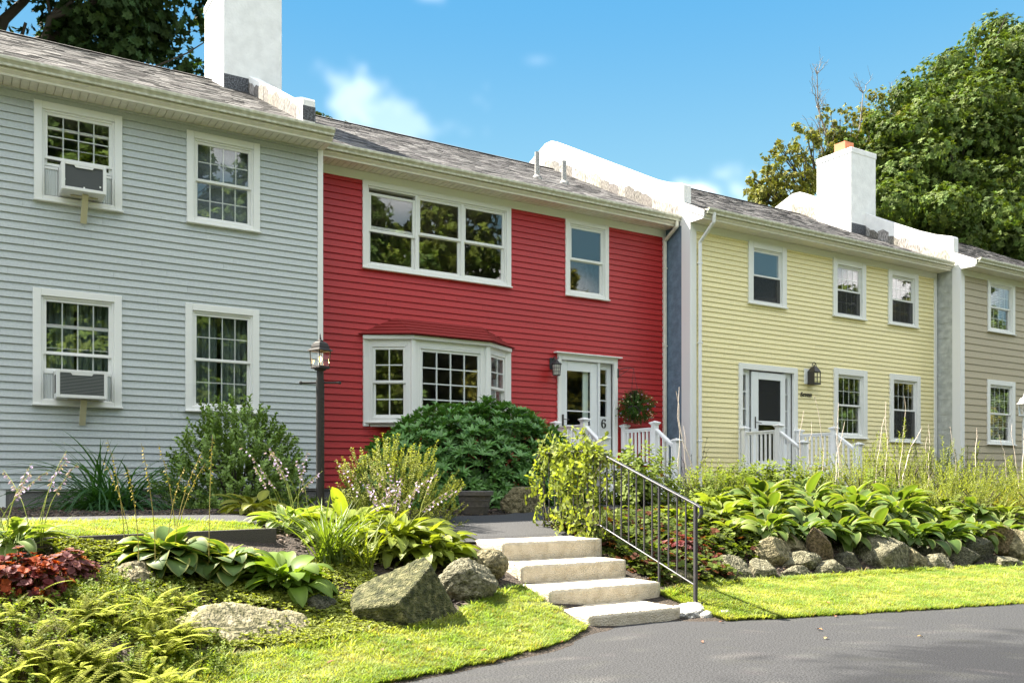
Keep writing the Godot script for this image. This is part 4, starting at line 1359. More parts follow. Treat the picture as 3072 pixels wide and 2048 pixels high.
# strap leaves arching from one crown
func strap_clump(called: String, label: String, category: String, at: Vector3, n: int, h: float, w: float, bend: float, c: Color, spread: float, group := "", steep := 1.35, flat := 0.5) -> Node3D:
	var t := thing(called, label, category, at, group)
	var lv := []
	for k in 8:
		var g := G.new()
		var el := lerpf(steep, flat, k / 7.0)
		var cc := shade_col(c, rr(0.75, 1.3))
		blade(g, Vector3.ZERO, Vector3(0, sin(el), cos(el)), h * rr(0.85, 1.15), w, bend * lerpf(0.5, 1.25, k / 7.0), 0.35, 2, cc, shade_col(cc, 1.1), 9, rr(-0.5, 0.5))
		lv.append(g.mesh(mats["strap_leaf"]))
	for i in n:
		var b := Basis(Vector3.UP, i * 2.39996 + rr(-0.4, 0.4)) * Basis(Vector3.RIGHT, rr(-0.12, 0.12))
		var s := rr(0.6, 1.1)
		var a := rr(0, TAU)
		part_mesh(t, "leaf", lv[clampi(int(sqrt(rng.randf()) * 8.0), 0, 7)], Transform3D(b.scaled(Vector3(s, s, s)), Vector3(cos(a), 0, sin(a)) * rr(0, spread)))
	return t
# points through a lumpy mound: outer ones more likely
func mound_places(at: Vector3, r: Vector3, n: int, shell: float, sd: int, flat_bottom := true, lump := 1.0) -> Array:
	var fn := FastNoiseLite.new()
	fn.seed = sd
	fn.frequency = 1.1
	var out := []
	while out.size() < n:
		var d := Vector3(rr(-1, 1), rr(-0.25 if flat_bottom else -1.0, 1), rr(-1, 1))
		if d.length() > 1.0 or d.length() < 0.05: continue
		d = d.normalized()
		var k := pow(rng.randf(), shell) * (1.0 + lump * (0.34 * fn.get_noise_3dv(d * 1.6) + 0.14 * fn.get_noise_3dv(d * 4.5)))
		var p := at + d * r * k
		out.append([p, (d / r).normalized(), k])
	return out
func facing_basis(n: Vector3) -> Basis:
	var a := rr(0, TAU)
	var u := n.cross(Vector3(cos(a), 0.3, sin(a))).normalized()
	return Basis(u, n, u.cross(n))
# a whorl of lance leaves about the y axis
func whorl(n: int, l: float, w: float, el: float, bend: float, c: Color, m: Material, stem := 0.08, segs := 4) -> Mesh:
	var g := G.new()
	g.col = Color(0.13, 0.11, 0.05)
	if stem > 0.0: g.tube([Vector3(0, -stem, 0), Vector3.ZERO], [0.004], 4, false)
	for i in n:
		var a := TAU * i / n + rr(-0.25, 0.25)
		var e := el + rr(-0.3, 0.35)
		var cc := shade_col(c, rr(0.75, 1.25))
		blade(g, Vector3.ZERO, Vector3(cos(a) * cos(e), sin(e), sin(a) * cos(e)), l * rr(0.75, 1.15), w * rr(0.85, 1.15), bend, 0.22, 1, cc, shade_col(cc, 0.9), segs)
	return g.mesh(m)
# a twig with small leaves along it
func sprig(len_: float, n: int, l: float, w: float, c: Color, m: Material, up := 0.7) -> Mesh:
	var g := G.new()
	g.col = shade_col(c, 0.9)
	g.tube([Vector3.ZERO, Vector3(0, len_, 0)], [0.003, 0.0015], 4, false)
	for i in n:
		var a := i * 2.4 + rr(-0.4, 0.4)
		var e := up + rr(-0.35, 0.35)
		var cc := shade_col(c, rr(0.7, 1.3))
		blade(g, Vector3(0, len_ * (0.15 + 0.85 * (i + 0.5) / n), 0), Vector3(cos(a) * cos(e), sin(e), sin(a) * cos(e)), l * rr(0.7, 1.2), w * rr(0.8, 1.2), 0.5, 0.2, 1, cc, cc, 3)
	return g.mesh(m)
func leafy_mound(called: String, label: String, category: String, at: Vector3, r: Vector3, n: int, n_parts: int, piece: String, meshes: Array, shell: float, sd: int, up_mix: float, s0 := 0.8, s1 := 1.2, group := "", lump := 1.0) -> Node3D:
	var t := thing(called, label, category, at, group)
	var q := mound_places(at + Vector3(0, r.y * 0.08, 0), r, n, shell, sd, true, lump)
	q.sort_custom(func(a, b): return a[2] * (a[1].z + 1.2) > b[2] * (b[1].z + 1.2))
	var rest := []
	for i in q.size():
		var nn: Vector3 = (q[i][1] + Vector3(0, up_mix, 0) + Vector3(rr(-0.3, 0.3), rr(-0.2, 0.2), rr(-0.3, 0.3))).normalized()
		var s := rr(s0, s1)
		var x := Transform3D(facing_basis(nn).scaled(Vector3(s, s, s)), q[i][0])
		if i < n_parts: part_mesh(t, piece, meshes[i % meshes.size()], x.translated(-at))
		else: rest.append(x)
	if rest.size() > 0: scatter(t, "foliage", meshes[0], rest)
	# stems
	for i in 7:
		var g := G.new()
		var a := i * 0.9 + rr(-0.2, 0.2)
		g.tube([at + Vector3(cos(a) * 0.06, -0.05, sin(a) * 0.06), at + Vector3(cos(a) * r.x * 0.3, r.y * 0.4, sin(a) * r.z * 0.3), at + Vector3(cos(a) * r.x * 0.55, r.y * 0.72, sin(a) * r.z * 0.55)], [0.02, 0.014, 0.007], 6)
		part(t, "stem", g, mats["bark"])
	return t
func fern(at: Vector3, n: int, l: float, label: String, group: String) -> void:
	var t := thing("fern", label, "fern", at, group)
	if not cache.has("frond"):
		var out := []
		for k in 5:
			var g := G.new()
			var el := lerpf(1.1, 0.45, k / 4.0)
			var c := shade_col(Color(0.40, 0.44, 0.07), rr(0.5, 1.3))
			var d := Vector3(0, sin(el), cos(el))
			var p := Vector3.ZERO
			var bend := lerpf(0.9, 1.3, k / 4.0)
			var m := 20
			for i in m:
				var u := float(i) / m
				var wd := 0.34 * sin(PI * clampf(0.12 + 0.86 * u, 0, 1)) * (1.0 - 0.35 * u)
				for s in [-1.0, 1.0]:
					blade(g, p, (Vector3(s, 0.05, 0.35) + d * 0.25).normalized(), wd * 0.5, 0.03, 0.25, 0.1, 1, shade_col(c, rr(0.85, 1.15)), c, 2)
				g.col = c
				var p2 := p + d / m
				g.tube([p, p2], [0.006], 3, false)
				p = p2
				d = d.rotated(Vector3.RIGHT, bend / m)
			out.append(g.mesh(mats["fern_leaf"]))
		cache["frond"] = out
	for i in n:
		var s := l * rr(0.75, 1.15)
		part_mesh(t, "frond", cache["frond"][rng.randi() % 5], Transform3D(Basis(Vector3.UP, i * 2.4 + rr(-0.3, 0.3)).scaled(Vector3(s, s, s)), Vector3.ZERO))
# ---------------------------------------------------------------- trees
func limb(g: G, a: Vector3, b: Vector3, r0: float, r1: float, wob: float) -> Array:
	var pts := []
	var rad := []
	for i in 6:
		var t := i / 5.0
		pts.append(a.lerp(b, t) + (Vector3(rr(-1, 1), rr(-0.5, 0.5), rr(-1, 1)) * wob if i > 0 and i < 5 else Vector3.ZERO))
		rad.append(lerpf(r0, r1, t))
	g.tube(pts, rad, 7, false)
	return pts
# blobs: [centre, radius Vector3, clumps]; each clump is a spray of leaves
func tree(called: String, label: String, at: Vector3, blobs: Array, spray: Mesh, tint: Color, vary: float, trunk_r: float, top: float, size: float, group := "", shell := 0.45, clump := 12) -> Node3D:
	var t := thing(called, label, "tree", at, group)
	var g := G.new()
	g.col = Color(1, 1, 1)
	var crown_top := at + Vector3(0, top, 0)
	limb(g, at - Vector3(0, 0.3, 0), crown_top, trunk_r, trunk_r * 0.25, trunk_r * 0.6)
	for q in blobs:
		var c: Vector3 = q[0]
		var st := at + Vector3(0, clampf(c.y - at.y - q[1].x * 1.3, top * 0.15, top * 0.9), 0)
		var pp := limb(g, st, c, trunk_r * 0.4, trunk_r * 0.1, q[1].x * 0.12)
		for k in 4:
			limb(g, pp[3], c + Vector3(rr(-1, 1), rr(-0.4, 1), rr(-1, 1)) * q[1] * 0.75, trunk_r * 0.12, 0.015, q[1].x * 0.08)
	part(t, "trunk", g, mats["bark"])
	var places := []
	var cols := []
	var lumps := []
	for q in blobs:
		for e in mound_places(q[0], q[1], clump, 0.3, rng.randi() % 9999, false):
			lumps.append([e[0], q[1] * rr(0.3, 0.5), int(q[2] / float(clump) * rr(0.5, 1.5))])
	for q in lumps:
		for e in mound_places(q[0], q[1], q[2], shell, rng.randi() % 9999, false):
			var nn: Vector3 = (e[1] + Vector3(rr(-0.6, 0.6), rr(-0.2, 0.8), rr(-0.6, 0.6))).normalized()
			var s := size * rr(0.7, 1.3)
			places.append(Transform3D(facing_basis(nn).scaled(Vector3(s, s, s)), e[0]))
			var k := 1.0 + rr(-vary, vary)
			cols.append(Color(tint.r * k * rr(0.9, 1.15), tint.g * k, tint.b * k * rr(0.8, 1.1)))
	scatter(t, "crown", spray, places, cols)
	return t

func materials() -> void:
	var fine := tex(0.03, 0.92, 1.0, 1, 6)
	var soft := tex(0.012, 0.82, 1.0, 2, 5)
	var speck := tex(0.09, 0.55, 1.0, 3, 3)
	var rough_b := tex(0.05, 0.0, 1.0, 7, 5)
	mat("trim", lin(0.80, 0.80, 0.77), 0.45)
	mat("muntin", lin(0.66, 0.69, 0.67), 0.4)
	mat("rail_white", lin(0.82, 0.82, 0.82), 0.4)
	mat("door_white", lin(0.76, 0.78, 0.78), 0.35)
	mat("tread_grey", lin(0.74, 0.75, 0.75), 0.6)
	mat("pale_green", lin(0.55, 0.66, 0.60), 0.5)
	mat("soffit", lin(0.82, 0.78, 0.66), 0.55, tex(0.015, 0.93, 1.0, 46, 4), 0.8)
	mat("gutter", lin(0.80, 0.785, 0.69), 0.5, tex(0.02, 0.84, 1.0, 21, 5, 512, Color(0.95, 0.95, 0.88), Color(1, 1, 1)), 0.7)
	mat("siding_gray", lin(0.53, 0.568, 0.566), 0.55, fine, 1.3)
	mat("siding_red", lin(0.49, 0.022, 0.022), 0.5, fine, 1.1)
	mat("siding_yellow", lin(0.97, 0.86, 0.48), 0.55, fine, 1.0)
	mat("siding_tan", lin(0.50, 0.43, 0.30), 0.6, fine, 1.0)
	mat("sheathing", lin(0.45, 0.43, 0.40), 0.8)
	mat("room", lin(0.46, 0.43, 0.38), 0.9)
	mat("dark", lin(0.03, 0.03, 0.03), 0.9)
	mat("foundation", lin(0.30, 0.29, 0.27), 0.9, speck, 1.4, rough_b, 0.5)
	mat("roof_deck", lin(0.10, 0.09, 0.085), 0.95)
	mat("shingle", Color(1, 1, 1), 0.95, tex(0.16, 0.62, 1.0, 8, 2), 1.6)
	mat("red_roof", lin(0.42, 0.026, 0.024), 0.85, speck, 2.0)
	mat("stucco", lin(0.84, 0.84, 0.83), 0.85, tex(0.01, 0.93, 1.0, 9, 5), 0.5, rough_b, 0.35)
	mat("blue_paint", lin(0.17, 0.25, 0.34), 0.8, soft, 0.6, rough_b, 0.4)
	mat("block_paint", lin(0.58, 0.60, 0.57), 0.85, soft, 0.6, rough_b, 0.5)
	var grime := tex(0.03, 0.25, 1.0, 12, 5, 512, Color(0.58, 0.57, 0.56), Color(1, 1, 1), 0.7)
	mat("flashing", lin(0.60, 0.58, 0.55), 0.7, tex(0.025, 0.30, 1.15, 13, 5, 512, Color(0.74, 0.73, 0.72), Color(1, 1, 1), 0.7), 1.0).uv1_scale = Vector3(1.2, 0.45, 2.6)
	mat("flashing_dirty", lin(0.56, 0.53, 0.49), 0.8, grime, 1.0).uv1_scale = Vector3(1.5, 0.5, 3.2)
	mat("lead", lin(0.19, 0.20, 0.23), 0.6, grime, 1.5)
	mat("plastic", lin(0.74, 0.74, 0.71), 0.4)
	mat("coil", lin(0.10, 0.11, 0.11), 0.7, tex(0.2, 0.6, 1.0, 14, 2), 4.0)
	mat("slat_grey", lin(0.30, 0.32, 0.31), 0.5)
	mat("accordion", lin(0.52, 0.55, 0.54), 0.5)
	mat("bracket", lin(0.62, 0.57, 0.38), 0.6)
	mat("black", lin(0.015, 0.015, 0.015), 0.5)
	mat("black_iron", lin(0.025, 0.028, 0.03), 0.5)
	mat("bronze", lin(0.04, 0.035, 0.03), 0.5)
	mat("iron", lin(0.045, 0.043, 0.05), 0.45)
	mat("post_bronze", lin(0.035, 0.032, 0.031), 0.6).metallic_specular = 0.3
	mat("dark_metal", lin(0.06, 0.055, 0.05), 0.4)
	mat("lamp_white", lin(0.7, 0.7, 0.68), 0.45)
	mat("curtain", lin(0.16, 0.22, 0.19), 0.9)
	mat("shade_blue", lin(0.20, 0.24, 0.27), 0.9)
	var gl := mat("glass", Color(0.02, 0.03, 0.03, 0.03), 0.0)
	gl.transparency = BaseMaterial3D.TRANSPARENCY_ALPHA
	gl.metallic_specular = 0.5
	gl.vertex_color_use_as_albedo = false
	var sg := mat("seeded_glass", Color(0.10, 0.10, 0.09, 0.05), 0.05)
	sg.transparency = BaseMaterial3D.TRANSPARENCY_ALPHA
	sg.vertex_color_use_as_albedo = false
	var fr := mat("frosted", lin(0.75, 0.75, 0.7), 0.4)
	fr.backlight_enabled = true
	fr.backlight = Color(0.9, 0.9, 0.85)
	var sc := mat("screen", Color(0.10, 0.11, 0.11, 0.72), 0.8)
	sc.transparency = BaseMaterial3D.TRANSPARENCY_ALPHA
	sc.vertex_color_use_as_albedo = false
	var bu := mat("bulb", Color(1, 0.9, 0.7), 0.4)
	bu.emission_enabled = true
	bu.emission = Color(1.0, 0.80, 0.50)
	bu.emission_energy_multiplier = 2.0
	mat("bark", lin(0.13, 0.105, 0.08), 0.95, speck, 2.0)
	mat("pale_bark", lin(0.36, 0.32, 0.28), 0.95, speck, 2.0)
	mat("soil", Color(1, 1, 1), 0.95, tex(0.06, 0.35, 1.0, 15, 5), 1.1, rough_b, 2.5)
	mat("mulch", Color(1, 1, 1), 0.95)
	mat("turf", Color(1, 1, 1), 0.95, tex(0.05, 0.55, 1.0, 16, 5), 0.9)
	mat("asphalt", Color(1, 1, 1), 0.82, tex(0.14, 0.1, 1.6, 17, 4), 0.62, tex(0.2, 0.0, 1.0, 18, 3), 0.4)
	mat("concrete", lin(0.62, 0.56, 0.455), 0.9, tex(0.02, 0.84, 1.0, 19, 6, 512, Color(0.96, 0.93, 0.87), Color(1, 1, 1), 0.5), 0.6, tex(0.12, 0.0, 1.0, 20, 4), 0.8)
	var lich := tex(0.022, 0.35, 1.0, 22, 6, 512, Color(0.72, 0.72, 0.5), Color(1.0, 0.98, 0.9))
	mat("rock_grey", lin(0.44, 0.42, 0.375), 0.9, lich, 1.3, rough_b, 3.0)
	mat("rock_dark", lin(0.20, 0.20, 0.17), 0.9, lich, 1.5, rough_b, 3.0)
	mat("rock_pink", lin(0.42, 0.31, 0.24), 0.9, lich, 1.6, rough_b, 2.5)
	mat("rock_tan", lin(0.52, 0.46, 0.36), 0.9, lich, 1.2, rough_b, 2.5)
	mat("rock_ledge", lin(0.50, 0.46, 0.385), 0.95, tex(0.02, 0.55, 1.0, 44, 6, 512, Color(0.75, 0.76, 0.5), Color(1, 0.97, 0.92)), 1.1, rough_b, 1.2)
	mat("rock_pale", lin(0.62, 0.61, 0.57), 0.9, tex(0.03, 0.6, 1.0, 23, 5), 2.0, rough_b, 1.5)
	mat("rock_moss", lin(0.38, 0.365, 0.28), 0.95, tex(0.014, 0.3, 1.0, 24, 6, 512, Color(0.45, 0.55, 0.16), Color(1.0, 0.95, 0.85)), 1.4, rough_b, 3.0)
	mat("clay", lin(0.55, 0.20, 0.10), 0.85)
	mat("pot", lin(0.13, 0.115, 0.105), 0.6, tex(0.02, 0.7, 1.0, 25, 4), 1.5)
	mat("timber", lin(0.13, 0.115, 0.10), 0.9, speck, 1.5)
	mat("pipe", lin(0.62, 0.62, 0.60), 0.6, tex(0.03, 0.35, 1.1, 41, 4), 2.0)
	mat("dry", Color(1, 1, 1), 0.9)
	leafmat("hosta_leaf", 0.95, 0.5, 0.4)
	leafmat("strap_leaf", 0.95, 0.45)
	leafmat("gloss_leaf", 0.7, 0.42, 0.5)
	leafmat("small_leaf", 1.0, 0.6, 0.3)
	leafmat("fern_leaf", 1.0, 0.6, 0.3)
	leafmat("tree_leaf", 0.8, 0.62, 0.3)
	leafmat("petal", 0.7, 0.7, 0.2)
	leafmat("grass", 1.0, 0.6, 0.3)

func _ready() -> void:
	rng.seed = 20240607
	# camera: upright lens, shifted up, 15 m from the red front
	var cam := Camera3D.new()
	cam.name = "camera"
	add_child(cam)
	cam.position = Vector3(0, 1.304, 15.0)
	cam.rotation.y = -0.55922
	cam.projection = Camera3D.PROJECTION_FRUSTUM
	cam.near = 0.1
	cam.far = 900.0
	cam.size = 0.1 * 2048.0 / 2700.0
	cam.frustum_offset = Vector2(0, 0.1 * (1448.0 - 1024.0) / 2700.0)
	cam.current = true
	# sky, exposure
	var env := Environment.new()
	env.background_mode = Environment.BG_SKY
	var sky := Sky.new()
	sky.sky_material = make_sky()
	env.sky = sky
	env.background_energy_multiplier = 1.0
	env.tonemap_mode = Environment.TONE_MAPPER_LINEAR
	env.tonemap_exposure = 4.9
	env.sdfgi_enabled = true
	env.ssao_enabled = true
	env.ssil_enabled = true
	var we := WorldEnvironment.new()
	we.name = "world_environment"
	we.environment = env
	add_child(we)
	# sun: high, behind the row and to its left
	var sun := DirectionalLight3D.new()
	sun.name = "sun"
	sun.light_energy = 1.6
	sun.light_color = Color(1.0, 0.965, 0.90)
	sun.light_angular_distance = 0.53
	sun.shadow_enabled = true
	add_child(sun)
	sun.look_at_from_position(Vector3.ZERO, SUN_TRAVEL, Vector3.UP)
	materials()
	build_ground()
	build_houses()
	build_trees()
	build_stonework()
	build_plants()
	build_lawn()

func build_ground() -> void:
	var fn := FastNoiseLite.new()
	fn.seed = 3; fn.frequency = 0.9; fn.fractal_octaves = 4
	var g := G.new()
	var xs := [-400.0, -120.0, -40.0, -20.0]
	xs.append_array(steps_between(-8.0, 24.0, 0.16))
	xs.append_array([28.0, 34.0, 42.0, 60.0, 120.0, 400.0])
	var zs := [-500.0, -150.0, -60.0, -20.0, 0.0]
	zs.append_array(steps_between(1.5, 11.5, 0.13))
	zs.append_array([13.0, 16.0, 20.0, 26.0, 60.0, 150.0, 500.0])
	var f := func(x: float, z: float) -> float:
		var y := ground_y(x, z)
		return y + (0.018 * fn.get_noise_2d(x * 3.0, z * 3.0) if y > 0.2 else 0.0)
	var fc := func(x: float, z: float) -> Color:
		var t := 0.5 + 0.5 * fn.get_noise_2d(x * 1.3, z * 1.3)
		var c := Color(0.085, 0.062, 0.045).lerp(Color(0.13, 0.095, 0.07), t)
		if z < -1.0 or z > 16.0 or x < -9.0 or x > 26.0: c = Color(0.07, 0.10, 0.03)
		return c
	sheet(g, xs, zs, f, fc)
	structure("ground", g, mats["soil"])
	# drive: asphalt from the lawn edge past the camera
	g = G.new()
	var pn := FastNoiseLite.new()
	pn.seed = 8; pn.frequency = 0.55; pn.fractal_octaves = 5
	var rx := [-60.0, -20.0]
	rx.append_array(steps_between(-6.0, 16.0, 0.11))
	rx.append_array([20.0, 30.0, 60.0])
	var rows := []
	var far := 20.5
	var nz := 62
	for x: float in rx:
		var row := []
		var z0 := edge_z(x)
		for k in nz + 1:
			var t := float(k) / nz
			var z := lerpf(z0 + 0.012 * pn.get_noise_2d(x * 40.0, 1.0), far, t * t * 0.6 + t * 0.4)
			# a darker tract with a ragged, noisy edge down the middle of the drive
			var s := pn.get_noise_2d(x * 0.8, z * 2.4) + 0.5 * pn.get_noise_2d(x * 5.0, z * 9.0)
			var tract := smoothstep(-0.05, 0.5, (z - (10.55 + 0.12 * (x - 6.0) + 0.9 * maxf(0.0, 5.2 - x))) * 0.9 + s * 0.9)
			var c := Color(0.047, 0.047, 0.050).lerp(Color(0.0145, 0.0145, 0.018), tract)
			var streak := smoothstep(0.25, 0.6, pn.get_noise_2d(x * 1.2 + 7.0, z * 6.0))
			c = c.lerp(Color(0.095, 0.092, 0.089), streak * 0.7 * (1.0 - tract * 0.6))
			row.append(g.vert(Vector3(x, 0.004 + 0.004 * pn.get_noise_2d(x * 2.0, z * 2.0), z), Vector3.UP, c))
		rows.append(row)
	for i in rows.size() - 1:
		for k in nz:
			g.face(rows[i][k], rows[i][k + 1], rows[i + 1][k + 1]); g.face(rows[i][k], rows[i + 1][k + 1], rows[i + 1][k])
	structure("road", g, mats["asphalt"])
	# verge across the drive
	g = G.new()
	g.col = Color(0.10, 0.14, 0.03)
	g.quad(Vector3(-60, 0.03, 20.4), Vector3(-60, 0.03, 30), Vector3(80, 0.03, 30), Vector3(80, 0.03, 20.4))
	structure("verge", g, mats["turf"])
	# asphalt walk: from the steps up to the doors, with an arm along the grey front
	g = G.new()
	g.col = Color(0.06, 0.06, 0.063)
	var y := func(x: float, z: float) -> float: return ground_y(x, z) + 0.022
	strip(g, steps_between(-8.0, 4.6, 0.25), func(_x): return 5.2, func(_x): return 5.78, 3, y)
	strip(g, steps_between(4.6, 6.32, 0.2), func(_x): return 4.75, func(_x): return 6.34, 8, y)
	strip(g, steps_between(6.32, 11.2, 0.25), func(x): return lerpf(4.75, 2.0, (x - 6.32) / 4.9), func(x): return lerpf(6.1, 3.1, pow((x - 6.32) / 4.9, 0.8)), 6, y)
	structure("path", g, mats["asphalt"])
	# lawns: earth sheets under the grass
	g = G.new()
	g.col = Color(0.15, 0.18, 0.05)
	for q in lawns():
		strip(g, steps_between(q[0], q[1], 0.15), q[2], q[3], 8, func(x: float, z: float) -> float: return ground_y(x, z) + 0.012)
	structure("lawn", g, mats["turf"])
func lawns() -> Array:
	return [
		[-8.0, 2.62, func(_x): return 5.8, func(x): return lerpf(6.92, 6.42, clampf((x - 0.6) / 2.0, 0, 1))],
		[-8.0, 4.78, func(x): return bank_foot(x), func(x): return edge_z(x)],
		[6.22, 24.0, func(x): return bank_foot(x), func(x): return edge_z(x)]]
func bank_foot(x: float) -> float:
	var q := [[-8.0, 9.7], [0.0, 9.62], [0.7, 9.3], [1.2, 8.98], [1.9, 8.8], [2.6, 8.62], [3.3, 8.5], [3.9, 8.12], [4.4, 7.72], [4.8, 7.6], [6.2, 8.0], [6.9, 7.75], [8.3, 7.6], [12.0, 7.95], [24.0, 8.6]]
	for i in range(1, q.size()):
		if x <= q[i][0]: return lerpf(q[i - 1][1], q[i][1], (x - q[i - 1][0]) / (q[i][0] - q[i - 1][0]))
	return 8.6

func hole(x: float, y: float, w: float, h: float) -> Rect2:
	return Rect2(x + 0.05, y + 0.04, w - 0.1, h - 0.09)
func build_houses() -> void:
	var up := [6.73, 5.30]
	var pal_brown := [Color(0.27, 0.255, 0.245), Color(0.21, 0.195, 0.19), Color(0.13, 0.12, 0.12), Color(0.31, 0.295, 0.285), Color(0.23, 0.21, 0.205)]
	var pal_grey := [Color(0.27, 0.26, 0.26), Color(0.14, 0.13, 0.135), Color(0.075, 0.07, 0.075), Color(0.33, 0.315, 0.31), Color(0.19, 0.175, 0.18)]
	# ---- grey house
	var zf := 0.6
	var wg := [[1.015, 5.30, 1.16, 1.43], [3.095, 5.30, 1.13, 1.43], [1.0, 2.40, 1.17, 1.67], [3.075, 2.40, 1.14, 1.67]]
	var holes := []
	for q in wg: holes.append(hole(q[0], q[1], q[2], q[3]))
	var h := house({"name": "townhouse", "label": "pale grey clapboard townhouse with two window air conditioners", "x0": -3.2, "x1": 5.27, "zf": zf, "siding": "siding_gray", "exposure": 0.1075, "frieze": false, "holes": holes, "palette": pal_brown, "board_x1": 5.19, "eave_x1": 5.30, "roof_x1": 5.30})
	for i in 4:
		var q: Array = wg[i]
		var o := {"cols": 4, "rows": 2, "casing": 0.105}
		if i == 0: o.merge({"raise": 0.44, "split": 0.46})
		if i == 2: o.merge({"raise": 0.40, "behind": "curtain", "split": 0.46})
		if i == 1: o.merge({"behind": "shade"})
		if i == 3: o.merge({"behind": "curtain"})
		window(h, tf(q[0], q[1], zf), q[2], q[3], o)
	var g := G.new()
	g.bb(Vector3(5.235, 4.04, zf + 0.01), Vector3(0.09, 5.66, 0.05), Basis.IDENTITY, 0.005)
	part(h, "corner_board", g, mats["trim"])
	g = G.new()
	g.box(Vector3(5.1, 0.3, -8.5), Vector3(5.27, 6.95, zf - 0.142))
	part(h, "side_wall", g, mats["sheathing"])
	g = G.new()
	g.box(Vector3(-3.4, 0.3, -8.5), Vector3(-3.2, 6.95, zf))
	part(h, "side_wall", g, mats["sheathing"])
	g = G.new()
	g.bb(Vector3(0.5, 1.06, zf - 0.01), Vector3(0.34, 0.3, 0.04), Basis.IDENTITY, 0.006)
	part(h, "vent_panel", g, mats["trim"])
	parapet(h, 5.0, 5.21, 0.44, zf, 0.8)
	chimney(h, Vector3(4.52, 8.2, -4.33), Vector3(5.67, 11.2, -2.77), zf, false)
	air_conditioner(Vector3(1.33, 5.42, zf + 0.02), 0.58, 0.40, 0.36, false, 1.155, 2.035, "white air conditioner with plain dark coil in the upper grey wall window")
	air_conditioner(Vector3(1.27, 2.50, zf + 0.02), 0.66, 0.40, 0.32, true, 1.14, 2.03, "white air conditioner with slatted grille in the lower grey wall window")
	# ---- red house
	zf = 0.0
	var wr := [[6.235, 5.12, 3.115, 1.59], [10.66, 5.12, 1.115, 1.59]]
	holes = []
	for q in wr: holes.append(hole(q[0], q[1], q[2], q[3]))
	holes.append(Rect2(6.38, 2.40, 2.83, 1.46))
	holes.append(Rect2(10.5, 1.58, 1.46, 2.26))
	h = house({"name": "townhouse", "label": "barn red clapboard townhouse with a canted bay window and white door", "x0": 5.28, "x1": 13.37, "zf": zf, "siding": "siding_red", "exposure": 0.1175, "frieze": true, "holes": holes, "palette": pal_grey, "board_x1": 13.28, "roof_x1": 13.375, "eave_x1": 13.36})
	window(h, tf(6.235, 5.12, zf), 3.115, 1.59, {"casing": 0.1, "lights": [[0.0, 0.335], [0.335, 0.665], [0.665, 1.0]], "drop": [0.075, 0.0, 0.0], "stile": 0.05})
	window(h, tf(10.66, 5.12, zf), 1.115, 1.59, {"casing": 0.1, "stile": 0.05})
	bay_window(h, zf)
	red_entrance(h, zf)
	g = G.new()
	g.bb(Vector3(13.325, 3.95, zf + 0.008), Vector3(0.085, 5.48, 0.05), Basis.IDENTITY, 0.005)
	part(h, "corner_board", g, mats["trim"])
	downspout(h, [Vector3(13.28, 6.95, 0.47), Vector3(13.28, 6.82, 0.47), Vector3(13.30, 6.6, 0.07), Vector3(13.30, 1.0, 0.07)], mats["soffit"])
	for q in [[10.98, 8.02, -1.5, 0.62], [11.74, 8.05, -1.55, 0.56]]:
		var p := Vector3(q[0], roof_y(zf, q[2]) - 0.05, q[2])
		g = G.new()
		g.tube([p, p + Vector3(0, q[3], 0)], [0.055], 14)
		var vp := part(h, "vent_pipe", g, mats["pipe"])
		g = G.new()
		g.lathe(p + Vector3(0, 0.0, 0), [Vector2(0.13, -0.02), Vector2(0.12, 0.05), Vector2(0.065, 0.11), Vector2(0.06, 0.13)], 14)
		part(vp, "pipe_boot", g, mats["flashing"])
	# ---- yellow house
	zf = 0.757
	var wy := [[15.12, 5.30, 1.24, 1.42], [17.99, 5.30, 1.23, 1.42], [20.11, 5.30, 1.24, 1.42], [18.02, 2.38, 1.25, 1.69], [20.17, 2.33, 1.27, 1.74]]
	holes = []
	for q in wy: holes.append(hole(q[0], q[1], q[2], q[3]))
	holes.append(Rect2(14.88, 1.58, 1.79, 2.3))
	h = house({"name": "townhouse", "label": "pale yellow clapboard townhouse with a storm door between side lights", "x0": 13.40, "x1": 22.19, "zf": zf, "siding": "siding_yellow", "exposure": 0.1085, "frieze": true, "holes": holes, "palette": pal_grey, "board_x0": 13.55, "board_x1": 22.05, "roof_x0": 13.40, "roof_x1": 22.2, "eave_x0": 13.42, "eave_x1": 22.18})
	for i in 5:
		var q: Array = wy[i]
		var o := {"casing": 0.15, "proud_z": 0.05}
		if i > 0: o.merge({"cols": 4, "rows": 2})
		if i < 2 or i == 2: o.merge({"screen": true})
		if i == 4: o.merge({"screen": true})
		window(h, tf(q[0], q[1], zf), q[2], q[3], o)
	yellow_entrance(h, zf)
	party_wall(h, 13.38, 13.585, zf, 0.52, "blue_paint", false)
	parapet(h, 13.38, 13.59, 0.58, 0.0, 0.35)
	g = G.new()
	g.bb(Vector3(22.11, 3.95, zf + 0.01), Vector3(0.12, 5.48, 0.06), Basis.IDENTITY, 0.005)
	part(h, "corner_board", g, mats["trim"])
	chimney(h, Vector3(21.6, 7.8, -2.65), Vector3(22.7, 10.77, -1.44), zf, true)
	downspout(h, [Vector3(13.62, 6.97, zf + 0.49), Vector3(13.62, 6.78, zf + 0.47), Vector3(13.62, 6.45, zf + 0.07), Vector3(13.62, 1.0, zf + 0.07)], mats["rail_white"])
	# ---- tan house
	zf = 1.39
	var wt := [[23.46, 5.33, 1.31, 1.43], [23.44, 2.32, 1.34, 1.74]]
	holes = []
	for q in wt: holes.append(hole(q[0], q[1], q[2], q[3]))
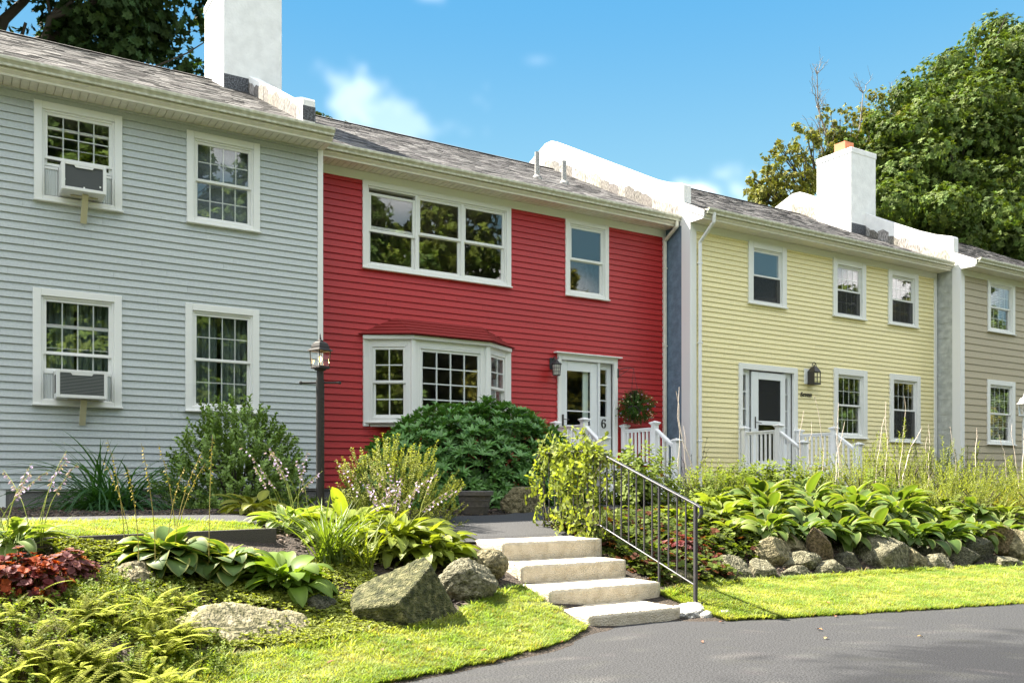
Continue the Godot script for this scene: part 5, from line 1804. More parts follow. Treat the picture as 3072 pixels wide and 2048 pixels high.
	h = house({"name": "townhouse", "label": "tan shingle sided townhouse with slatted window blinds", "x0": 22.24, "x1": 30.5, "zf": zf, "siding": "siding_tan", "exposure": 0.178, "frieze": true, "holes": holes, "palette": pal_grey, "board_x0": 22.4, "butt": 0.022, "roof_x0": 22.24, "eave_x0": 22.26})
	for q in wt:
		window(h, tf(q[0], q[1], zf), q[2], q[3], {"casing": 0.13, "cols": 4, "rows": 2, "behind": "blind"})
	party_wall(h, 22.22, 22.425, zf, 1.19, "block_paint", true)
	parapet(h, 22.22, 22.43, 1.22, 0.757, 0.3)
	g = G.new()
	g.box(Vector3(30.5, 0.3, -8.0), Vector3(30.7, 6.95, zf))
	part(h, "side_wall", g, mats["sheathing"])
	porch("white railed porch at the red house door", 10.35, 12.13, 0.0, 0.9)
	porch("white railed porch at the yellow house door", 14.91, 16.69, 0.757, 0.93)
	wall_lantern_red(Vector3(10.33, 3.68, 0.018))
	wall_lantern_yellow(Vector3(17.12, 3.80, 0.775))
	hanging_basket(Vector3(12.0, 3.62, 0.04))
	lamp_post(gp(3.64, 5.0), 2.61, true, mats["post_bronze"], "dark bronze lamp post with lit lantern and crossbar amid hostas", false, 0.66)
	lamp_post(Vector3(20.35, 0.9, 4.05), 2.78, false, mats["lamp_white"], "white lamp post with leaded lantern before the tan house", true, 0.85)
# side of a projecting house: painted masonry with a white board at the front end and the eave return
func party_wall(h: Node3D, x0: float, x1: float, zf: float, zb: float, paint: String, blocks: bool) -> void:
	var g := G.new()
	g.box(Vector3(x0 + 0.004, 0.3, -8.3), Vector3(x1 - 0.004, 7.1, zf - 0.142))
	var w := part(h, "party_wall", g, mats[paint])
	if blocks:
		for k in 32:
			var y := 0.9 + k * 0.2
			if y > 6.7: break
			var z := zb - (0.1 if k % 2 else 0.3)
			while z > zb - 1.0:
				var a := maxf(z - 0.4, zb - 1.0)
				var gb := G.new()
				gb.box(Vector3(x0 - 0.008, y + 0.003, a + 0.003), Vector3(x0 - 0.001, y + 0.197, z - 0.003))
				part(w, "block", gb, mats[paint])
				z = a
				if z <= zb - 0.99: break
	g = G.new()
	g.box(Vector3(x0 - 0.012, 0.85, zb), Vector3(x0 + 0.05, 6.84, zf + 0.03))
	part(h, "end_board", g, mats["rail_white"])
	g = G.new()
	g.box(Vector3(x0 + 0.052, 0.85, zf - 0.14), Vector3(x0 + 0.17, 6.84, zf + 0.032))
	part(h, "corner_board", g, mats["trim"])
	# closed end of the eave box
	g = G.new()
	var ye := EAVE
	g.ext(PackedVector2Array([Vector2(zb - 0.05, 6.845), Vector2(zf + 0.42, 6.835), Vector2(zf + 0.44, ye - 0.02), Vector2(zb - 0.05, roof_y(zf, zb - 0.05) - 0.02)]), Vector3(x0 - 0.014, 0, 0), Vector3.BACK, Vector3.UP, Vector3(0.03, 0, 0))
	part(h, "eave_return", g, mats["rail_white"])
	g = G.new()
	g.ext(PackedVector2Array([Vector2(zb - 0.05, roof_y(zf, zb - 0.05) - 0.16), Vector2(zf + 0.46, ye - 0.13), Vector2(zf + 0.46, ye + 0.0), Vector2(zb - 0.05, roof_y(zf, zb - 0.05) + 0.0)]), Vector3(x0 - 0.03, 0, 0), Vector3.BACK, Vector3.UP, Vector3(0.015, 0, 0))
	part(h, "rake_board", g, mats["rail_white"])
func chimney(h: Node3D, lo: Vector3, hi: Vector3, zf: float, flue: bool) -> void:
	var g := G.new()
	g.bb((lo + hi) / 2, hi - lo, Basis.IDENTITY, 0.02)
	var c := part(h, "chimney", g, mats["stucco"])
	g = G.new()
	var top := Vector3((lo.x + hi.x) / 2, hi.y - 0.06, (lo.z + hi.z) / 2)
	g.bb(top, Vector3(hi.x - lo.x + 0.03, 0.16, hi.z - lo.z + 0.03), Basis.IDENTITY, 0.015)
	part(c, "chimney_cap", g, mats["stucco"])
	if flue:
		g = G.new()
		frame(g, lo.x + 0.14, lo.x + 0.52, -0.19, 0.19, 0.03, 0.0, 0.3)
		var f := part(c, "flue", g, mats["clay"])
		f.transform = Transform3D(Basis(Vector3.RIGHT, Vector3.FORWARD, Vector3.UP), Vector3(0, hi.y + 0.02, (lo.z + hi.z) / 2 + 0.1))
	# tarred flashing at the foot
	g = G.new()
	var y := roof_y(zf, hi.z)
	g.bb(Vector3(lo.x + (hi.x - lo.x) * 0.3, y + 0.13, hi.z + 0.005), Vector3((hi.x - lo.x) * 0.6, 0.3, 0.012), Basis.IDENTITY, 0.003)
	part(c, "chimney_flashing", g, mats["lead"])
func hanging_basket(at: Vector3) -> void:
	var t := thing("hanging_basket", "hanging flower basket on an iron bracket beside the numbered white door", "hanging basket", at)
	var g := G.new()
	g.bb(at + Vector3(0, 0.0, 0.02), Vector3(0.03, 0.2, 0.02), Basis.IDENTITY, 0.003)
	g.tube([at + Vector3(0, 0.07, 0.02), at + Vector3(0.07, 0.1, 0.12), at + Vector3(0.16, 0.1, 0.26), at + Vector3(0.2, 0.07, 0.31)], [0.008], 6)
	g.tube([at + Vector3(0, -0.07, 0.02), at + Vector3(0.08, 0.0, 0.12), at + Vector3(0.14, 0.08, 0.22)], [0.006], 6)
	part(t, "bracket", g, mats["black_iron"])
	var c := at + Vector3(0.2, -0.72, 0.34)
	g = G.new()
	for i in 4:
		var a := TAU * i / 4
		g.tube([at + Vector3(0.19, 0.07, 0.3), c + Vector3(cos(a) * 0.15, 0.02, sin(a) * 0.15)], [0.0025], 4)
	part(t, "chain", g, mats["black_iron"])
	g = G.new()
	g.lathe(c, [Vector2(0.0, -0.16), Vector2(0.1, -0.15), Vector2(0.16, 0.0), Vector2(0.14, 0.01), Vector2(0.0, 0.0)], 16)
	part(t, "bowl", g, mats["pot"])
	var m := sprig(0.14, 9, 0.035, 0.012, Color(0.06, 0.12, 0.03), mats["small_leaf"])
	var places := []
	for e in mound_places(c + Vector3(0.02, -0.03, 0.02), Vector3(0.36, 0.24, 0.3), 360, 0.5, 4, false):
		places.append(Transform3D(facing_basis((e[1] + Vector3(0, -0.2, 0)).normalized()), e[0]))
	scatter(t, "foliage", m, places)
	var tall := sprig(0.3, 16, 0.07, 0.004, Color(0.05, 0.10, 0.05), mats["small_leaf"], 1.1)
	places = []
	for i in 40: places.append(Transform3D(facing_basis(Vector3(rr(-0.35, 0.35), 1, rr(-0.35, 0.35)).normalized()), c + Vector3(rr(-0.08, 0.1), 0.03, rr(-0.08, 0.08))))
	scatter(t, "foliage", tall, places)
	for i in 80:
		var e: Array = mound_places(c + Vector3(0.02, -0.03, 0.02), Vector3(0.46, 0.31, 0.40), 1, 0.05, 4, false)[0]
		g = G.new()
		var col := Color(0.85, 0.84, 0.6) if i % 3 else Color(0.45, 0.36, 0.62)
		for k in 5:
			var b := facing_basis(e[1])
			var a := TAU * k / 5
			blade(g, e[0], (b.x * cos(a) + b.z * sin(a) + e[1] * 0.4).normalized(), 0.026, 0.014, 0.3, 0.2, 1, col, col, 2)
		part(t, "blossom", g, mats["petal"])

func build_trees() -> void:
	rng.seed = 77
	var oak := whorl(9, 0.34, 0.085, 0.35, 0.5, Color(1, 1, 1), mats["tree_leaf"], 0.0, 2)
	var fine := whorl(11, 0.26, 0.06, 0.4, 0.5, Color(1, 1, 1), mats["tree_leaf"], 0.0, 2)
	# oak behind the grey house
	var b := []
	for q in [[-1.0, 16.5, -15.0, 3.0], [2.0, 15.5, -16.5, 3.2], [4.2, 17.0, -15.5, 2.8], [5.6, 14.6, -16.5, 2.2], [0.2, 19.5, -16.0, 3.2], [4.0, 20.0, -17.0, 3.0], [6.6, 18.2, -16.2, 1.8], [-4.5, 17.0, -15.0, 3.4], [3.0, 12.8, -17.5, 2.6], [6.3, 12.5, -17.8, 2.2]]:
		b.append([Vector3(q[0], q[1], q[2]), Vector3(q[3], q[3] * 0.85, q[3]), int(290 * q[3] * q[3])])
	tree("oak_tree", "dark leafy oak rising behind the grey house roof", Vector3(1.0, 0.9, -17.5), b, oak, Color(0.045, 0.085, 0.025), 0.3, 0.45, 15.0, 0.48, "", 0.6)
	# big tree behind the tan house
	b = []
	for q in [[37.5, 16.3, -12.0, 2.2], [39.1, 17.9, -12.0, 2.2], [42.6, 19.8, -12.5, 2.4], [45.5, 22.0, -12.5, 2.6], [48.6, 24.2, -12.5, 2.8], [51.3, 26.0, -12.5, 2.8], [36.6, 14.0, -11.0, 2.6], [39.2, 15.7, -11.0, 2.8], [41.9, 17.5, -11.0, 3.0], [44.8, 19.4, -11.0, 3.2], [47.9, 21.5, -11.0, 3.4], [36.2, 12.2, -10.0, 2.8], [39.2, 13.7, -10.0, 3.0], [42.5, 15.5, -10.0, 3.2], [46.0, 17.5, -10.0, 3.4], [36.6, 10.9, -9.0, 3.0], [39.7, 12.2, -9.0, 3.2], [43.0, 13.6, -9.0, 3.4], [46.9, 15.5, -9.0, 3.6], [49.9, 19.8, -10.0, 3.6], [40.7, 10.4, -8.0, 3.2], [44.7, 11.7, -8.0, 3.4]]:
		b.append([Vector3(q[0], q[1], q[2]), Vector3(q[3], q[3] * 0.8, q[3]), int(300 * q[3] * q[3])])
	tree("broadleaf_tree", "tall dense green tree behind the tan house", Vector3(44.0, 0.9, -12.5), b, fine, Color(0.115, 0.17, 0.04), 0.45, 0.5, 17.0, 0.62, "", 0.3)
	# thin tree with dead boughs behind the yellow chimney
	b = []
	for q in [[34.1, 17.5, -13.4, 0.80], [35.9, 18.5, -13.4, 0.80], [35.2, 17.1, -13.4, 0.90], [37.4, 18.8, -13.4, 0.80], [32.0, 14.8, -13.4, 1.00], [30.9, 14.5, -13.4, 0.70], [33.6, 13.8, -13.4, 1.10], [31.2, 14.1, -13.4, 0.90], [32.0, 15.6, -13.4, 0.80], [31.6, 14.7, -13.4, 0.90], [33.0, 16.4, -13.4, 0.70], [33.4, 15.2, -13.4, 1.00], [32.7, 13.7, -13.4, 1.00], [34.5, 14.6, -13.4, 1.10], [34.9, 15.8, -13.4, 0.90], [31.4, 13.2, -13.4, 0.70], [35.9, 16.8, -13.4, 0.90], [36.7, 15.5, -13.4, 1.00], [37.4, 17.9, -13.4, 0.80], [32.2, 16.7, -13.4, 0.45], [30.7, 14.9, -13.4, 0.40], [30.5, 13.6, -13.4, 0.50], [39.5, 19.4, -13.4, 1.30], [38.4, 18.1, -13.4, 1.20], [37.4, 16.7, -13.4, 1.20], [40.6, 19.0, -13.4, 1.00]]:
		b.append([Vector3(q[0], q[1], q[2]), Vector3(q[3], q[3] * 0.85, q[3]) * 1.1, int(190 * q[3] * q[3])])
	var tn := tree("sparse_tree", "thin tree with bare dead boughs behind the yellow house chimney", Vector3(36.0, 0.9, -13.4), b, fine, Color(0.21, 0.22, 0.05), 0.35, 0.2, 13.5, 0.5, "", 0.7)
	for q in [[Vector3(36.4, 13, -13.4), Vector3(34.8, 20.6, -13.4)], [Vector3(36.8, 13, -13.4), Vector3(38.2, 20.5, -13.4)], [Vector3(37.0, 13, -13.4), Vector3(40.6, 20.7, -13.4)], [Vector3(36.0, 12.5, -13.4), Vector3(35.0, 19.0, -13.4)]]:
		var g := G.new()
		var pp := limb(g, q[0], q[1], 0.09, 0.02, 0.15)
		for k in 16:
			var s: Vector3 = pp[2 + k % 4]
			var e: Vector3 = s + ((q[1] - q[0]).normalized() * rr(0.5, 1.0) + Vector3(rr(-0.8, 0.8), rr(-0.2, 0.6), rr(-0.5, 0.5))) * rr(0.5, 1.3)
			var p2 := limb(g, s, e, 0.022, 0.006, 0.06)
			for i in 3: limb(g, p2[2 + i], p2[2 + i] + Vector3(rr(-0.4, 0.4), rr(0.0, 0.5), rr(-0.4, 0.4)), 0.008, 0.004, 0.02)
		part(tn, "dead_bough", g, mats["pale_bark"])
	# tips of saplings that show over the red ridge
	b = []
	for q in [[8.49, 11.28], [8.93, 11.31], [10.31, 11.05]]:
		b.append([Vector3(q[0], q[1] - 0.12, -8.5), Vector3(0.32, 0.2, 0.3), 22])
	tree("sapling", "thin sapling whose tips show over the red house ridge", Vector3(8.4, 0.9, -9.6), b, fine, Color(0.13, 0.17, 0.04), 0.3, 0.06, 9.0, 0.35, "", 0.6, 3)
	# wood across the drive, which the windows mirror
	var proto := []
	var k := 0
	for row in 2:
		for x in range(-16, 92, 6):
			var px := x + rr(-1.8, 1.8) + 3.0 * row
			var pz := rr(28.5, 32.0) + 6.5 * row
			if k < 4:
				b = []
				var hh := rr(12.0, 16.5)
				for i in 14:
					var yy := lerpf(1.2, hh, i / 13.0)
					var r := lerpf(3.8, 1.6, absf(i / 13.0 - 0.35) * 1.4)
					b.append([Vector3(px + rr(-2.0, 2.0), yy, pz + rr(-1.6, 1.6)), Vector3(r, r * 0.8, r), int(110 * r * r)])
				proto.append(tree("woodland_tree", "sunlit leafy tree standing across the drive from the houses", Vector3(px, 0, pz), b, fine, [Color(0.17, 0.23, 0.035), Color(0.12, 0.19, 0.035), Color(0.24, 0.24, 0.04), Color(0.10, 0.17, 0.04)][k % 4], 0.4, 0.25, hh * 0.85, 1.0, "trees across the drive", 0.4, 9))
			else:
				var d: Node3D = proto[rng.randi() % 4].duplicate()
				d.name = numbered(self, "woodland_tree")
				add_child(d)
				d.position = Vector3(px, 0, pz)
				d.rotation.y = rr(0, TAU)
				var s := rr(0.8, 1.12)
				if px > 1.0 and px < 9.0: s = 1.35
				elif (px > 16.5 and px < 21.0) or (px > 26.0 and px < 31.0): s = 1.22
				elif px > 21.0 and px < 26.0: s = 0.85
				d.scale = Vector3(s, s * rr(0.85, 1.2), s)
			k += 1

func build_stonework() -> void:
	rng.seed = 31
	stairs()
	handrail()
	# left bank: the split boulder, two rounded ones behind it, the mossy ledge
	rock("boulder", "large split boulder with a flat mossy face on the lawn edge", Vector3(3.25, 0.31, 8.2), Vector3(0.54, 0.46, 0.42), Vector3(0, 0.42, 0), 5, mats["rock_moss"],
		[[Vector3(0.02, 0.22, 0.97).normalized(), 0.52], [Vector3(-0.52, 0.84, 0.05).normalized(), 0.50], [Vector3(0.93, 0.3, 0.05).normalized(), 0.72], [Vector3(0.15, 0.75, -0.6).normalized(), 0.66], [Vector3(-0.9, -0.25, 0.3).normalized(), 0.8]], "", 0.05, 2)
	rock("boulder", "rounded grey boulder wedged behind the split one", Vector3(4.05, 0.36, 7.72), Vector3(0.34, 0.25, 0.28), Vector3(0, 0.5, -0.1), 8, mats["rock_grey"], [], "", 0.08, 5)
	rock("boulder", "small tan boulder against the concrete steps", Vector3(4.5, 0.5, 7.38), Vector3(0.2, 0.16, 0.18), Vector3(0, 0.2, 0), 12, mats["rock_tan"], [], "", 0.08, 5)
	rock("boulder", "broad pale ledge half buried under moss", Vector3(1.8, 0.08, 8.44), Vector3(0.7, 0.31, 0.5), Vector3(0.38, 0.35, 0.0), 15, mats["rock_ledge"], [[Vector3(0, 0.9, 0.42).normalized(), 0.55]], "", 0.08, 4)
	rock("boulder", "small brown stone among creeping greens", Vector3(2.55, 0.30, 8.02), Vector3(0.14, 0.11, 0.12), Vector3(0, 0.4, 0), 17, mats["rock_dark"], [], "", 0.1)
	rock("boulder", "low pale stone beside the split boulder", Vector3(2.75, 0.1, 8.5), Vector3(0.26, 0.09, 0.14), Vector3(0.2, 0.5, 0), 19, mats["rock_pale"], [], "", 0.08)
	rock("boulder", "buried brown stone under the broad edged hosta", Vector3(1.25, 0.5, 7.55), Vector3(0.3, 0.2, 0.24), Vector3(0.2, 0.5, 0), 23, mats["rock_tan"], [], "", 0.08)
	rock("boulder", "squared tan stone standing by the brown tub", Vector3(6.76, 1.05, 4.45), Vector3(0.33, 0.3, 0.28), Vector3(0, 0.3, 0), 31, mats["rock_tan"], [[Vector3(0, 0, 1), 0.7], [Vector3(-1, 0.1, 0.2).normalized(), 0.75], [Vector3(0, 1, 0), 0.66], [Vector3(1, 0.4, 0.2).normalized(), 0.72]], "", 0.05, 3)
	# right bank: dry wall of field stones
	var names := {"a": ["rock_grey", "grey field stone in the dry wall under the hostas"], "b": ["rock_tan", "tan field stone in the dry wall under the hostas"], "c": ["rock_pink", "reddish granite slab leaning in the dry wall"], "d": ["rock_dark", "dark mossy stone in the dry wall under the hostas"]}
	var i := 0
	for q in [[7.83, 0.20, 7.35, 0.32, 0.31, "a"], [8.30, 0.24, 7.40, 0.27, 0.22, "a"], [8.79, 0.43, 7.10, 0.33, 0.25, "b"], [9.30, 0.50, 6.95, 0.44, 0.24, "b"], [9.08, 0.31, 7.30, 0.36, 0.17, "a"], [8.78, 0.18, 7.50, 0.24, 0.17, "a"], [9.55, 0.45, 7.25, 0.26, 0.49, "c"], [9.40, 0.19, 7.50, 0.33, 0.21, "a"], [10.22, 0.33, 7.10, 0.27, 0.18, "d"], [9.93, 0.21, 7.40, 0.30, 0.24, "d"], [10.58, 0.32, 7.45, 0.51, 0.47, "a"], [11.02, 0.21, 7.60, 0.41, 0.27, "b"], [11.60, 0.31, 7.35, 0.30, 0.17, "d"], [11.34, 0.19, 7.75, 0.33, 0.23, "a"], [11.80, 0.31, 7.50, 0.26, 0.28, "a"], [11.95, 0.26, 7.70, 0.32, 0.23, "d"], [13.07, 0.47, 7.60, 0.33, 0.27, "c"], [13.33, 0.33, 7.70, 0.45, 0.36, "b"], [12.55, 0.19, 8.00, 0.38, 0.15, "a"], [7.35, 0.2, 7.5, 0.3, 0.22, "d"], [12.4, 0.33, 7.6, 0.4, 0.26, "d"], [14.2, 0.25, 7.95, 0.4, 0.28, "a"], [6.75, 0.22, 7.62, 0.26, 0.2, "b"]]:
		var turn := Vector3(rr(-0.15, 0.15), rr(-0.4, 0.4), rr(-0.25, 0.25))
		var r := Vector3(q[3] * 0.86, q[4] * 0.9, (q[3] + q[4]) * 0.4)
		if q[5] == "c" and i < 10:
			turn = Vector3(0.1, 0.2, 0.6)
			r = Vector3(0.17, 0.36, 0.16)
		var lab: String = names[q[5]][1]
		if i == 10: lab = "largest grey boulder of the dry wall, streaked with moss"
		if i == 6: lab = "long reddish granite slab leaning out of the dry wall"
		if i == 0: lab = "dark striped stone at the wall end by the iron handrail"
		rock("boulder", lab, Vector3(q[0], q[1] - 0.02, q[2]), r, turn, 50 + i, mats[names[q[5]][0]], [], "dry wall stones", 0.06, 13)
		i += 1
	rock("boulder", "chalky concrete footing under the handrail post", Vector3(6.12, 0.02, 8.46), Vector3(0.24, 0.12, 0.2), Vector3(0, 0.2, 0), 81, mats["rock_pale"], [], "", 0.12)
	rock("boulder", "smooth white pebble beside the bottom step", Vector3(6.17, 0.02, 8.66), Vector3(0.085, 0.06, 0.07), Vector3(0, 0.2, 0), 82, mats["rock_pale"], [], "", 0.04, 2)
	rock("boulder", "angular white stone on the lawn corner by the drive", Vector3(6.33, 0.02, 8.72), Vector3(0.1, 0.055, 0.07), Vector3(0, -0.4, 0.2), 83, mats["rock_pale"], [], "", 0.1)
	# tub
	var at := gp(5.98, 4.5)
	var t := thing("planter_tub", "empty brown tub planter with a banded rim on the mulch", "planter", at)
	var g := G.new()
	g.lathe(at, [Vector2(0.17, 0.0), Vector2(0.20, 0.12), Vector2(0.225, 0.26)], 28)
	g.lathe(at, [Vector2(0.205, 0.25), Vector2(0.18, 0.1), Vector2(0.0, 0.09)], 28)
	part(t, "bowl", g, mats["pot"])
	g = G.new()
	g.lathe(at, [Vector2(0.225, 0.245), Vector2(0.25, 0.25), Vector2(0.255, 0.3), Vector2(0.245, 0.31), Vector2(0.215, 0.305), Vector2(0.205, 0.25)], 28)
	part(t, "rim", g, mats["pot"])
	for y in [0.1, 0.18]:
		g = G.new()
		var r := lerpf(0.17, 0.225, y / 0.26)
		g.lathe(at, [Vector2(r, y - 0.01), Vector2(r + 0.008, y - 0.006), Vector2(r + 0.01, y + 0.006), Vector2(r + 0.003, y + 0.01)], 28)
		part(t, "band", g, mats["pot"])
	# timber edging along the upper lawn
	var a := Vector3(-6.0, 0.0, 6.98)
	var pts := [Vector3(-6, 0, 6.98), Vector3(-3.2, 0, 6.98), Vector3(-0.9, 0, 6.98), Vector3(0.75, 0, 6.96), Vector3(2.66, 0, 6.46)]
	var ed := thing("edging_board", "dark timber edging board between upper lawn and planted bank", "edging", Vector3(0.7, 0.8, 6.9))
	for k in pts.size() - 1:
		g = G.new()
		var p: Vector3 = pts[k]
		var e: Vector3 = pts[k + 1]
		var d := (e - p).normalized()
		g.bb((p + e) / 2 + Vector3(0, 0.80, 0), Vector3(p.distance_to(e) - 0.006, 0.14, 0.045), Basis(d, Vector3.UP, d.cross(Vector3.UP)), 0.004)
		part(ed, "plank", g, mats["timber"])

func build_plants() -> void:
	rng.seed = 53
	var green := Color(0.10, 0.17, 0.035)
	var lime := Color(0.24, 0.29, 0.045)
	var cream := Color(0.42, 0.42, 0.16)
	# against the grey wall
	strap_clump("grass_clump", "dark arching strap leaved clump under the grey house windows", "grass", gp(1.72, 2.75, 0.0), 300, 1.5, 0.017, 1.7, Color(0.05, 0.13, 0.04), 0.35, "", 1.45, 0.35)
	var sp := []
	for k in 3: sp.append(sprig(0.24, 15, 0.075, 0.019, Color(0.20, 0.31, 0.055), mats["gloss_leaf"], 0.75))
	leafy_mound("evergreen_shrub", "rounded evergreen shrub with upright shoots against the grey wall", "shrub", gp(3.45, 2.2), Vector3(0.92, 1.28, 0.8), 900, 300, "shoot", sp, 0.3, 3, 0.8, 0.7, 1.1, "", 0.5)
	var wh := []
	for k in 4: wh.append(whorl(12, 0.15, 0.02, 0.65, 0.5, Color(0.12, 0.26, 0.06), mats["gloss_leaf"], 0.1))
	leafy_mound("rhododendron", "large dark glossy rhododendron before the bay window", "shrub", gp(7.1, 2.62), Vector3(2.05, 1.5, 1.3), 2700, 300, "leaf_whorl", wh, 0.13, 7, 0.8, 0.75, 1.15, "", 0.45)
	# small leaved yellow-green shrub by the lamp post
	var fs := []
	for k in 3: fs.append(sprig(0.2, 16, 0.026, 0.008, Color(0.30, 0.33, 0.08), mats["small_leaf"], 0.6))
	leafy_mound("spirea_shrub", "airy yellow green small leaved shrub behind the lamp post", "shrub", gp(4.55, 5.08), Vector3(0.8, 0.82, 0.55), 800, 120, "shoot", fs, 0.4, 9, 1.0)
	var t := hosta("lilac flowered hosta spilling toward the concrete steps", "", gp(3.78, 6.72), 190, "lilac", 0.29, 0.055, Color(0.22, 0.27, 0.045), Color(0.27, 0.31, 0.06), 1.15, 1.2)
	hosta("yellow green hosta touching the lilac flowered one by the steps", "", gp(4.05, 7.0), 120, "lilac", 0.29, 0.055, Color(0.22, 0.27, 0.045), Color(0.27, 0.31, 0.06), 1.05, 1.05)
	hosta("yellow green hosta behind the daylily clump", "", gp(3.45, 6.4), 120, "lilac", 0.29, 0.055, Color(0.22, 0.27, 0.045), Color(0.27, 0.31, 0.06), 1.15, 1.2)
	flower_stalks(t, 17, 0.95, 0.75, 0.25, Color(0.50, 0.40, 0.60), false)
	t = hosta("narrow leaved cream edged hosta at the lamp post foot", "", gp(3.0, 5.85), 90, "narrow", 0.25, 0.045, Color(0.17, 0.24, 0.06), Color(0.45, 0.47, 0.24), 0.9)
	flower_stalks(t, 10, 0.85, 0.6, 0.2, Color(0.50, 0.40, 0.60), false)
	hosta("small yellow green hosta beside the evergreen shrub", "", gp(2.95, 4.75), 60, "lime", 0.26, 0.05, Color(0.30, 0.31, 0.05), Color(0.36, 0.36, 0.08))
	strap_clump("daylily", "upright daylily clump between two hostas on the bank", "daylily", gp(3.0, 7.02), 120, 0.72, 0.012, 0.8, Color(0.14, 0.20, 0.04), 0.17, "", 1.5, 1.08)
	strap_clump("daylily", "smaller daylily clump before the lilac flowered hosta", "daylily", gp(3.3, 7.14), 55, 0.5, 0.012, 0.9, Color(0.21, 0.25, 0.045), 0.12, "", 1.5, 0.9)
	t = hosta("broad leaved hosta with pale leaf margins and dry flower stalks", "", gp(1.5, 7.3), 210, "broad", 0.20, 0.078, Color(0.105, 0.17, 0.05), Color(0.42, 0.42, 0.13), 1.0, 1.2)
	flower_stalks(t, 9, 1.0, 0.25, 0.3, Color(0.4, 0.3, 0.1), true)
	hosta("second pale edged hosta joined to the one with dry stalks", "", gp(1.98, 7.34), 130, "broad", 0.20, 0.078, Color(0.105, 0.17, 0.05), Color(0.42, 0.42, 0.13), 1.0, 1.1)
	hosta("plain green hosta above the creeping greens", "", gp(2.36, 7.68), 90, "plain", 0.22, 0.065, Color(0.15, 0.23, 0.04), Color(0.17, 0.25, 0.045), 1.1, 1.1)
	t = hosta("pale flowered hosta beside the red leaved coral bells", "", gp(0.42, 7.12), 70, "narrow", 0.25, 0.045, Color(0.17, 0.24, 0.06), Color(0.45, 0.47, 0.24))
	flower_stalks(t, 12, 0.75, 0.7, 0.2, Color(0.50, 0.40, 0.60), false)
	# coral bells
	var red := []
	for k in 3: red.append(whorl(7, 0.04, 0.02, 0.5, 0.6, [Color(0.22, 0.045, 0.045), Color(0.42, 0.09, 0.03), Color(0.24, 0.10, 0.10)][k], mats["small_leaf"], 0.05, 3))
	leafy_mound("coral_bells", "red leaved coral bells mound above the ferns", "plant", gp(0.42, 7.98), Vector3(0.30, 0.26, 0.24), 480, 200, "leaf_whorl", red, 0.3, 13, 0.8)
	leafy_mound("coral_bells", "dull purple coral bells behind the orange red ones", "plant", gp(0.72, 7.66), Vector3(0.24, 0.17, 0.2), 260, 90, "leaf_whorl", [red[2]], 0.3, 14, 0.8)
	leafy_mound("coral_bells", "maroon coral bells beside the iron handrail", "plant", gp(7.35, 7.05), Vector3(0.36, 0.26, 0.26), 300, 120, "leaf_whorl", [red[0], red[2]], 0.3, 15, 0.8)
	leafy_mound("coral_bells", "maroon coral bells at the foot of the dry wall", "plant", gp(7.7, 7.2), Vector3(0.22, 0.16, 0.18), 70, 40, "leaf_whorl", [red[0]], 0.3, 16, 0.8)
	# ferns on the lower left bank
	var k := 0
	for i in 84:
		var x := rr(-0.6, 1.45)
		var z := rr(8.15, 9.7) - maxf(0.0, x - 0.7) * 0.6
		if z < 8.0 - 0.0 * x: z = 8.0 + rr(0.0, 0.2)
		fern(gp(x, z, 0.03), 10, rr(0.2, 0.32), "yellow green fern on the lower bank below the coral bells", "ferns on the bank")
	# creeping greens between the stones
	var creep := whorl(7, 0.02, 0.008, 0.5, 0.4, Color(1, 1, 1), mats["small_leaf"], 0.0, 2)
	var places := []
	var cols := []
	for i in 38000:
		var x := rr(0.7, 3.3)
		var z := rr(7.0, 8.75)
		if z > bank_foot(x) + 0.03: continue
		if rng.randf() > 0.5 + 0.8 * sin(x * 5.0) * sin(z * 6.0 + x) + 0.35: continue
		var up := rr(0.0, 0.035)
		var p := gp(x, z, up + 0.015)
		if pow((x - 1.72) / 0.62, 2) + pow((z - 8.3) / 0.36, 2) < 1.0: p.y = maxf(p.y, 0.33 - (z - 8.2) * 0.35 + rr(-0.02, 0.02)); if rng.randf() < 0.8: continue
		places.append(Transform3D(facing_basis(Vector3(rr(-0.4, 0.4), 1, rr(-0.2, 0.6)).normalized()), p))
		cols.append(Color(0.30, 0.34, 0.07) * rr(0.4, 1.4))
	var cm := scatter(self, "ground_cover", creep, places, cols)
	tag(cm, "creeping yellow green ground cover between the bank stones", "ground cover")
	# low greens filling the corner under the ferns
	var low := sprig(0.11, 9, 0.03, 0.011, Color(1, 1, 1), mats["small_leaf"], 0.5)
	places = []
	cols = []
	for i in 2300:
		var x := rr(-0.8, 1.6)
		var z := rr(7.85, 9.75) - maxf(0.0, x - 0.7) * 0.65
		places.append(Transform3D(facing_basis(Vector3(rr(-0.7, 0.7), 1, rr(-0.5, 0.8)).normalized()).scaled(Vector3.ONE * rr(0.45, 0.9)), gp(x, z, rr(0.0, 0.03))))
		cols.append(Color(0.21, 0.28, 0.05) * rr(0.4, 1.35))
	cm = scatter(self, "ground_cover", low, places, cols)
	tag(cm, "low bright greens filling the bank under the ferns", "ground cover")
	# ivy and weeds right of the steps
	var ivy := whorl(5, 0.06, 0.024, 0.35, 0.5, Color(1, 1, 1), mats["small_leaf"], 0.0, 3)
	places = []
	cols = []
	for i in 5200:
		var x := rr(6.36, 8.9)
		var z := rr(5.6, 7.75)
		if x > 7.6 and z > 7.15: continue
		var p := gp(x, z, pow(rng.randf(), 1.5) * 0.2)
		places.append(Transform3D(facing_basis(Vector3(rr(-0.6, 0.6), 1, rr(-0.3, 0.9)).normalized()).scaled(Vector3.ONE * rr(0.6, 1.2)), p))
		cols.append((Color(0.15, 0.20, 0.04) if rng.randf() < 0.85 else Color(0.16, 0.06, 0.03)) * rr(0.6, 1.3))
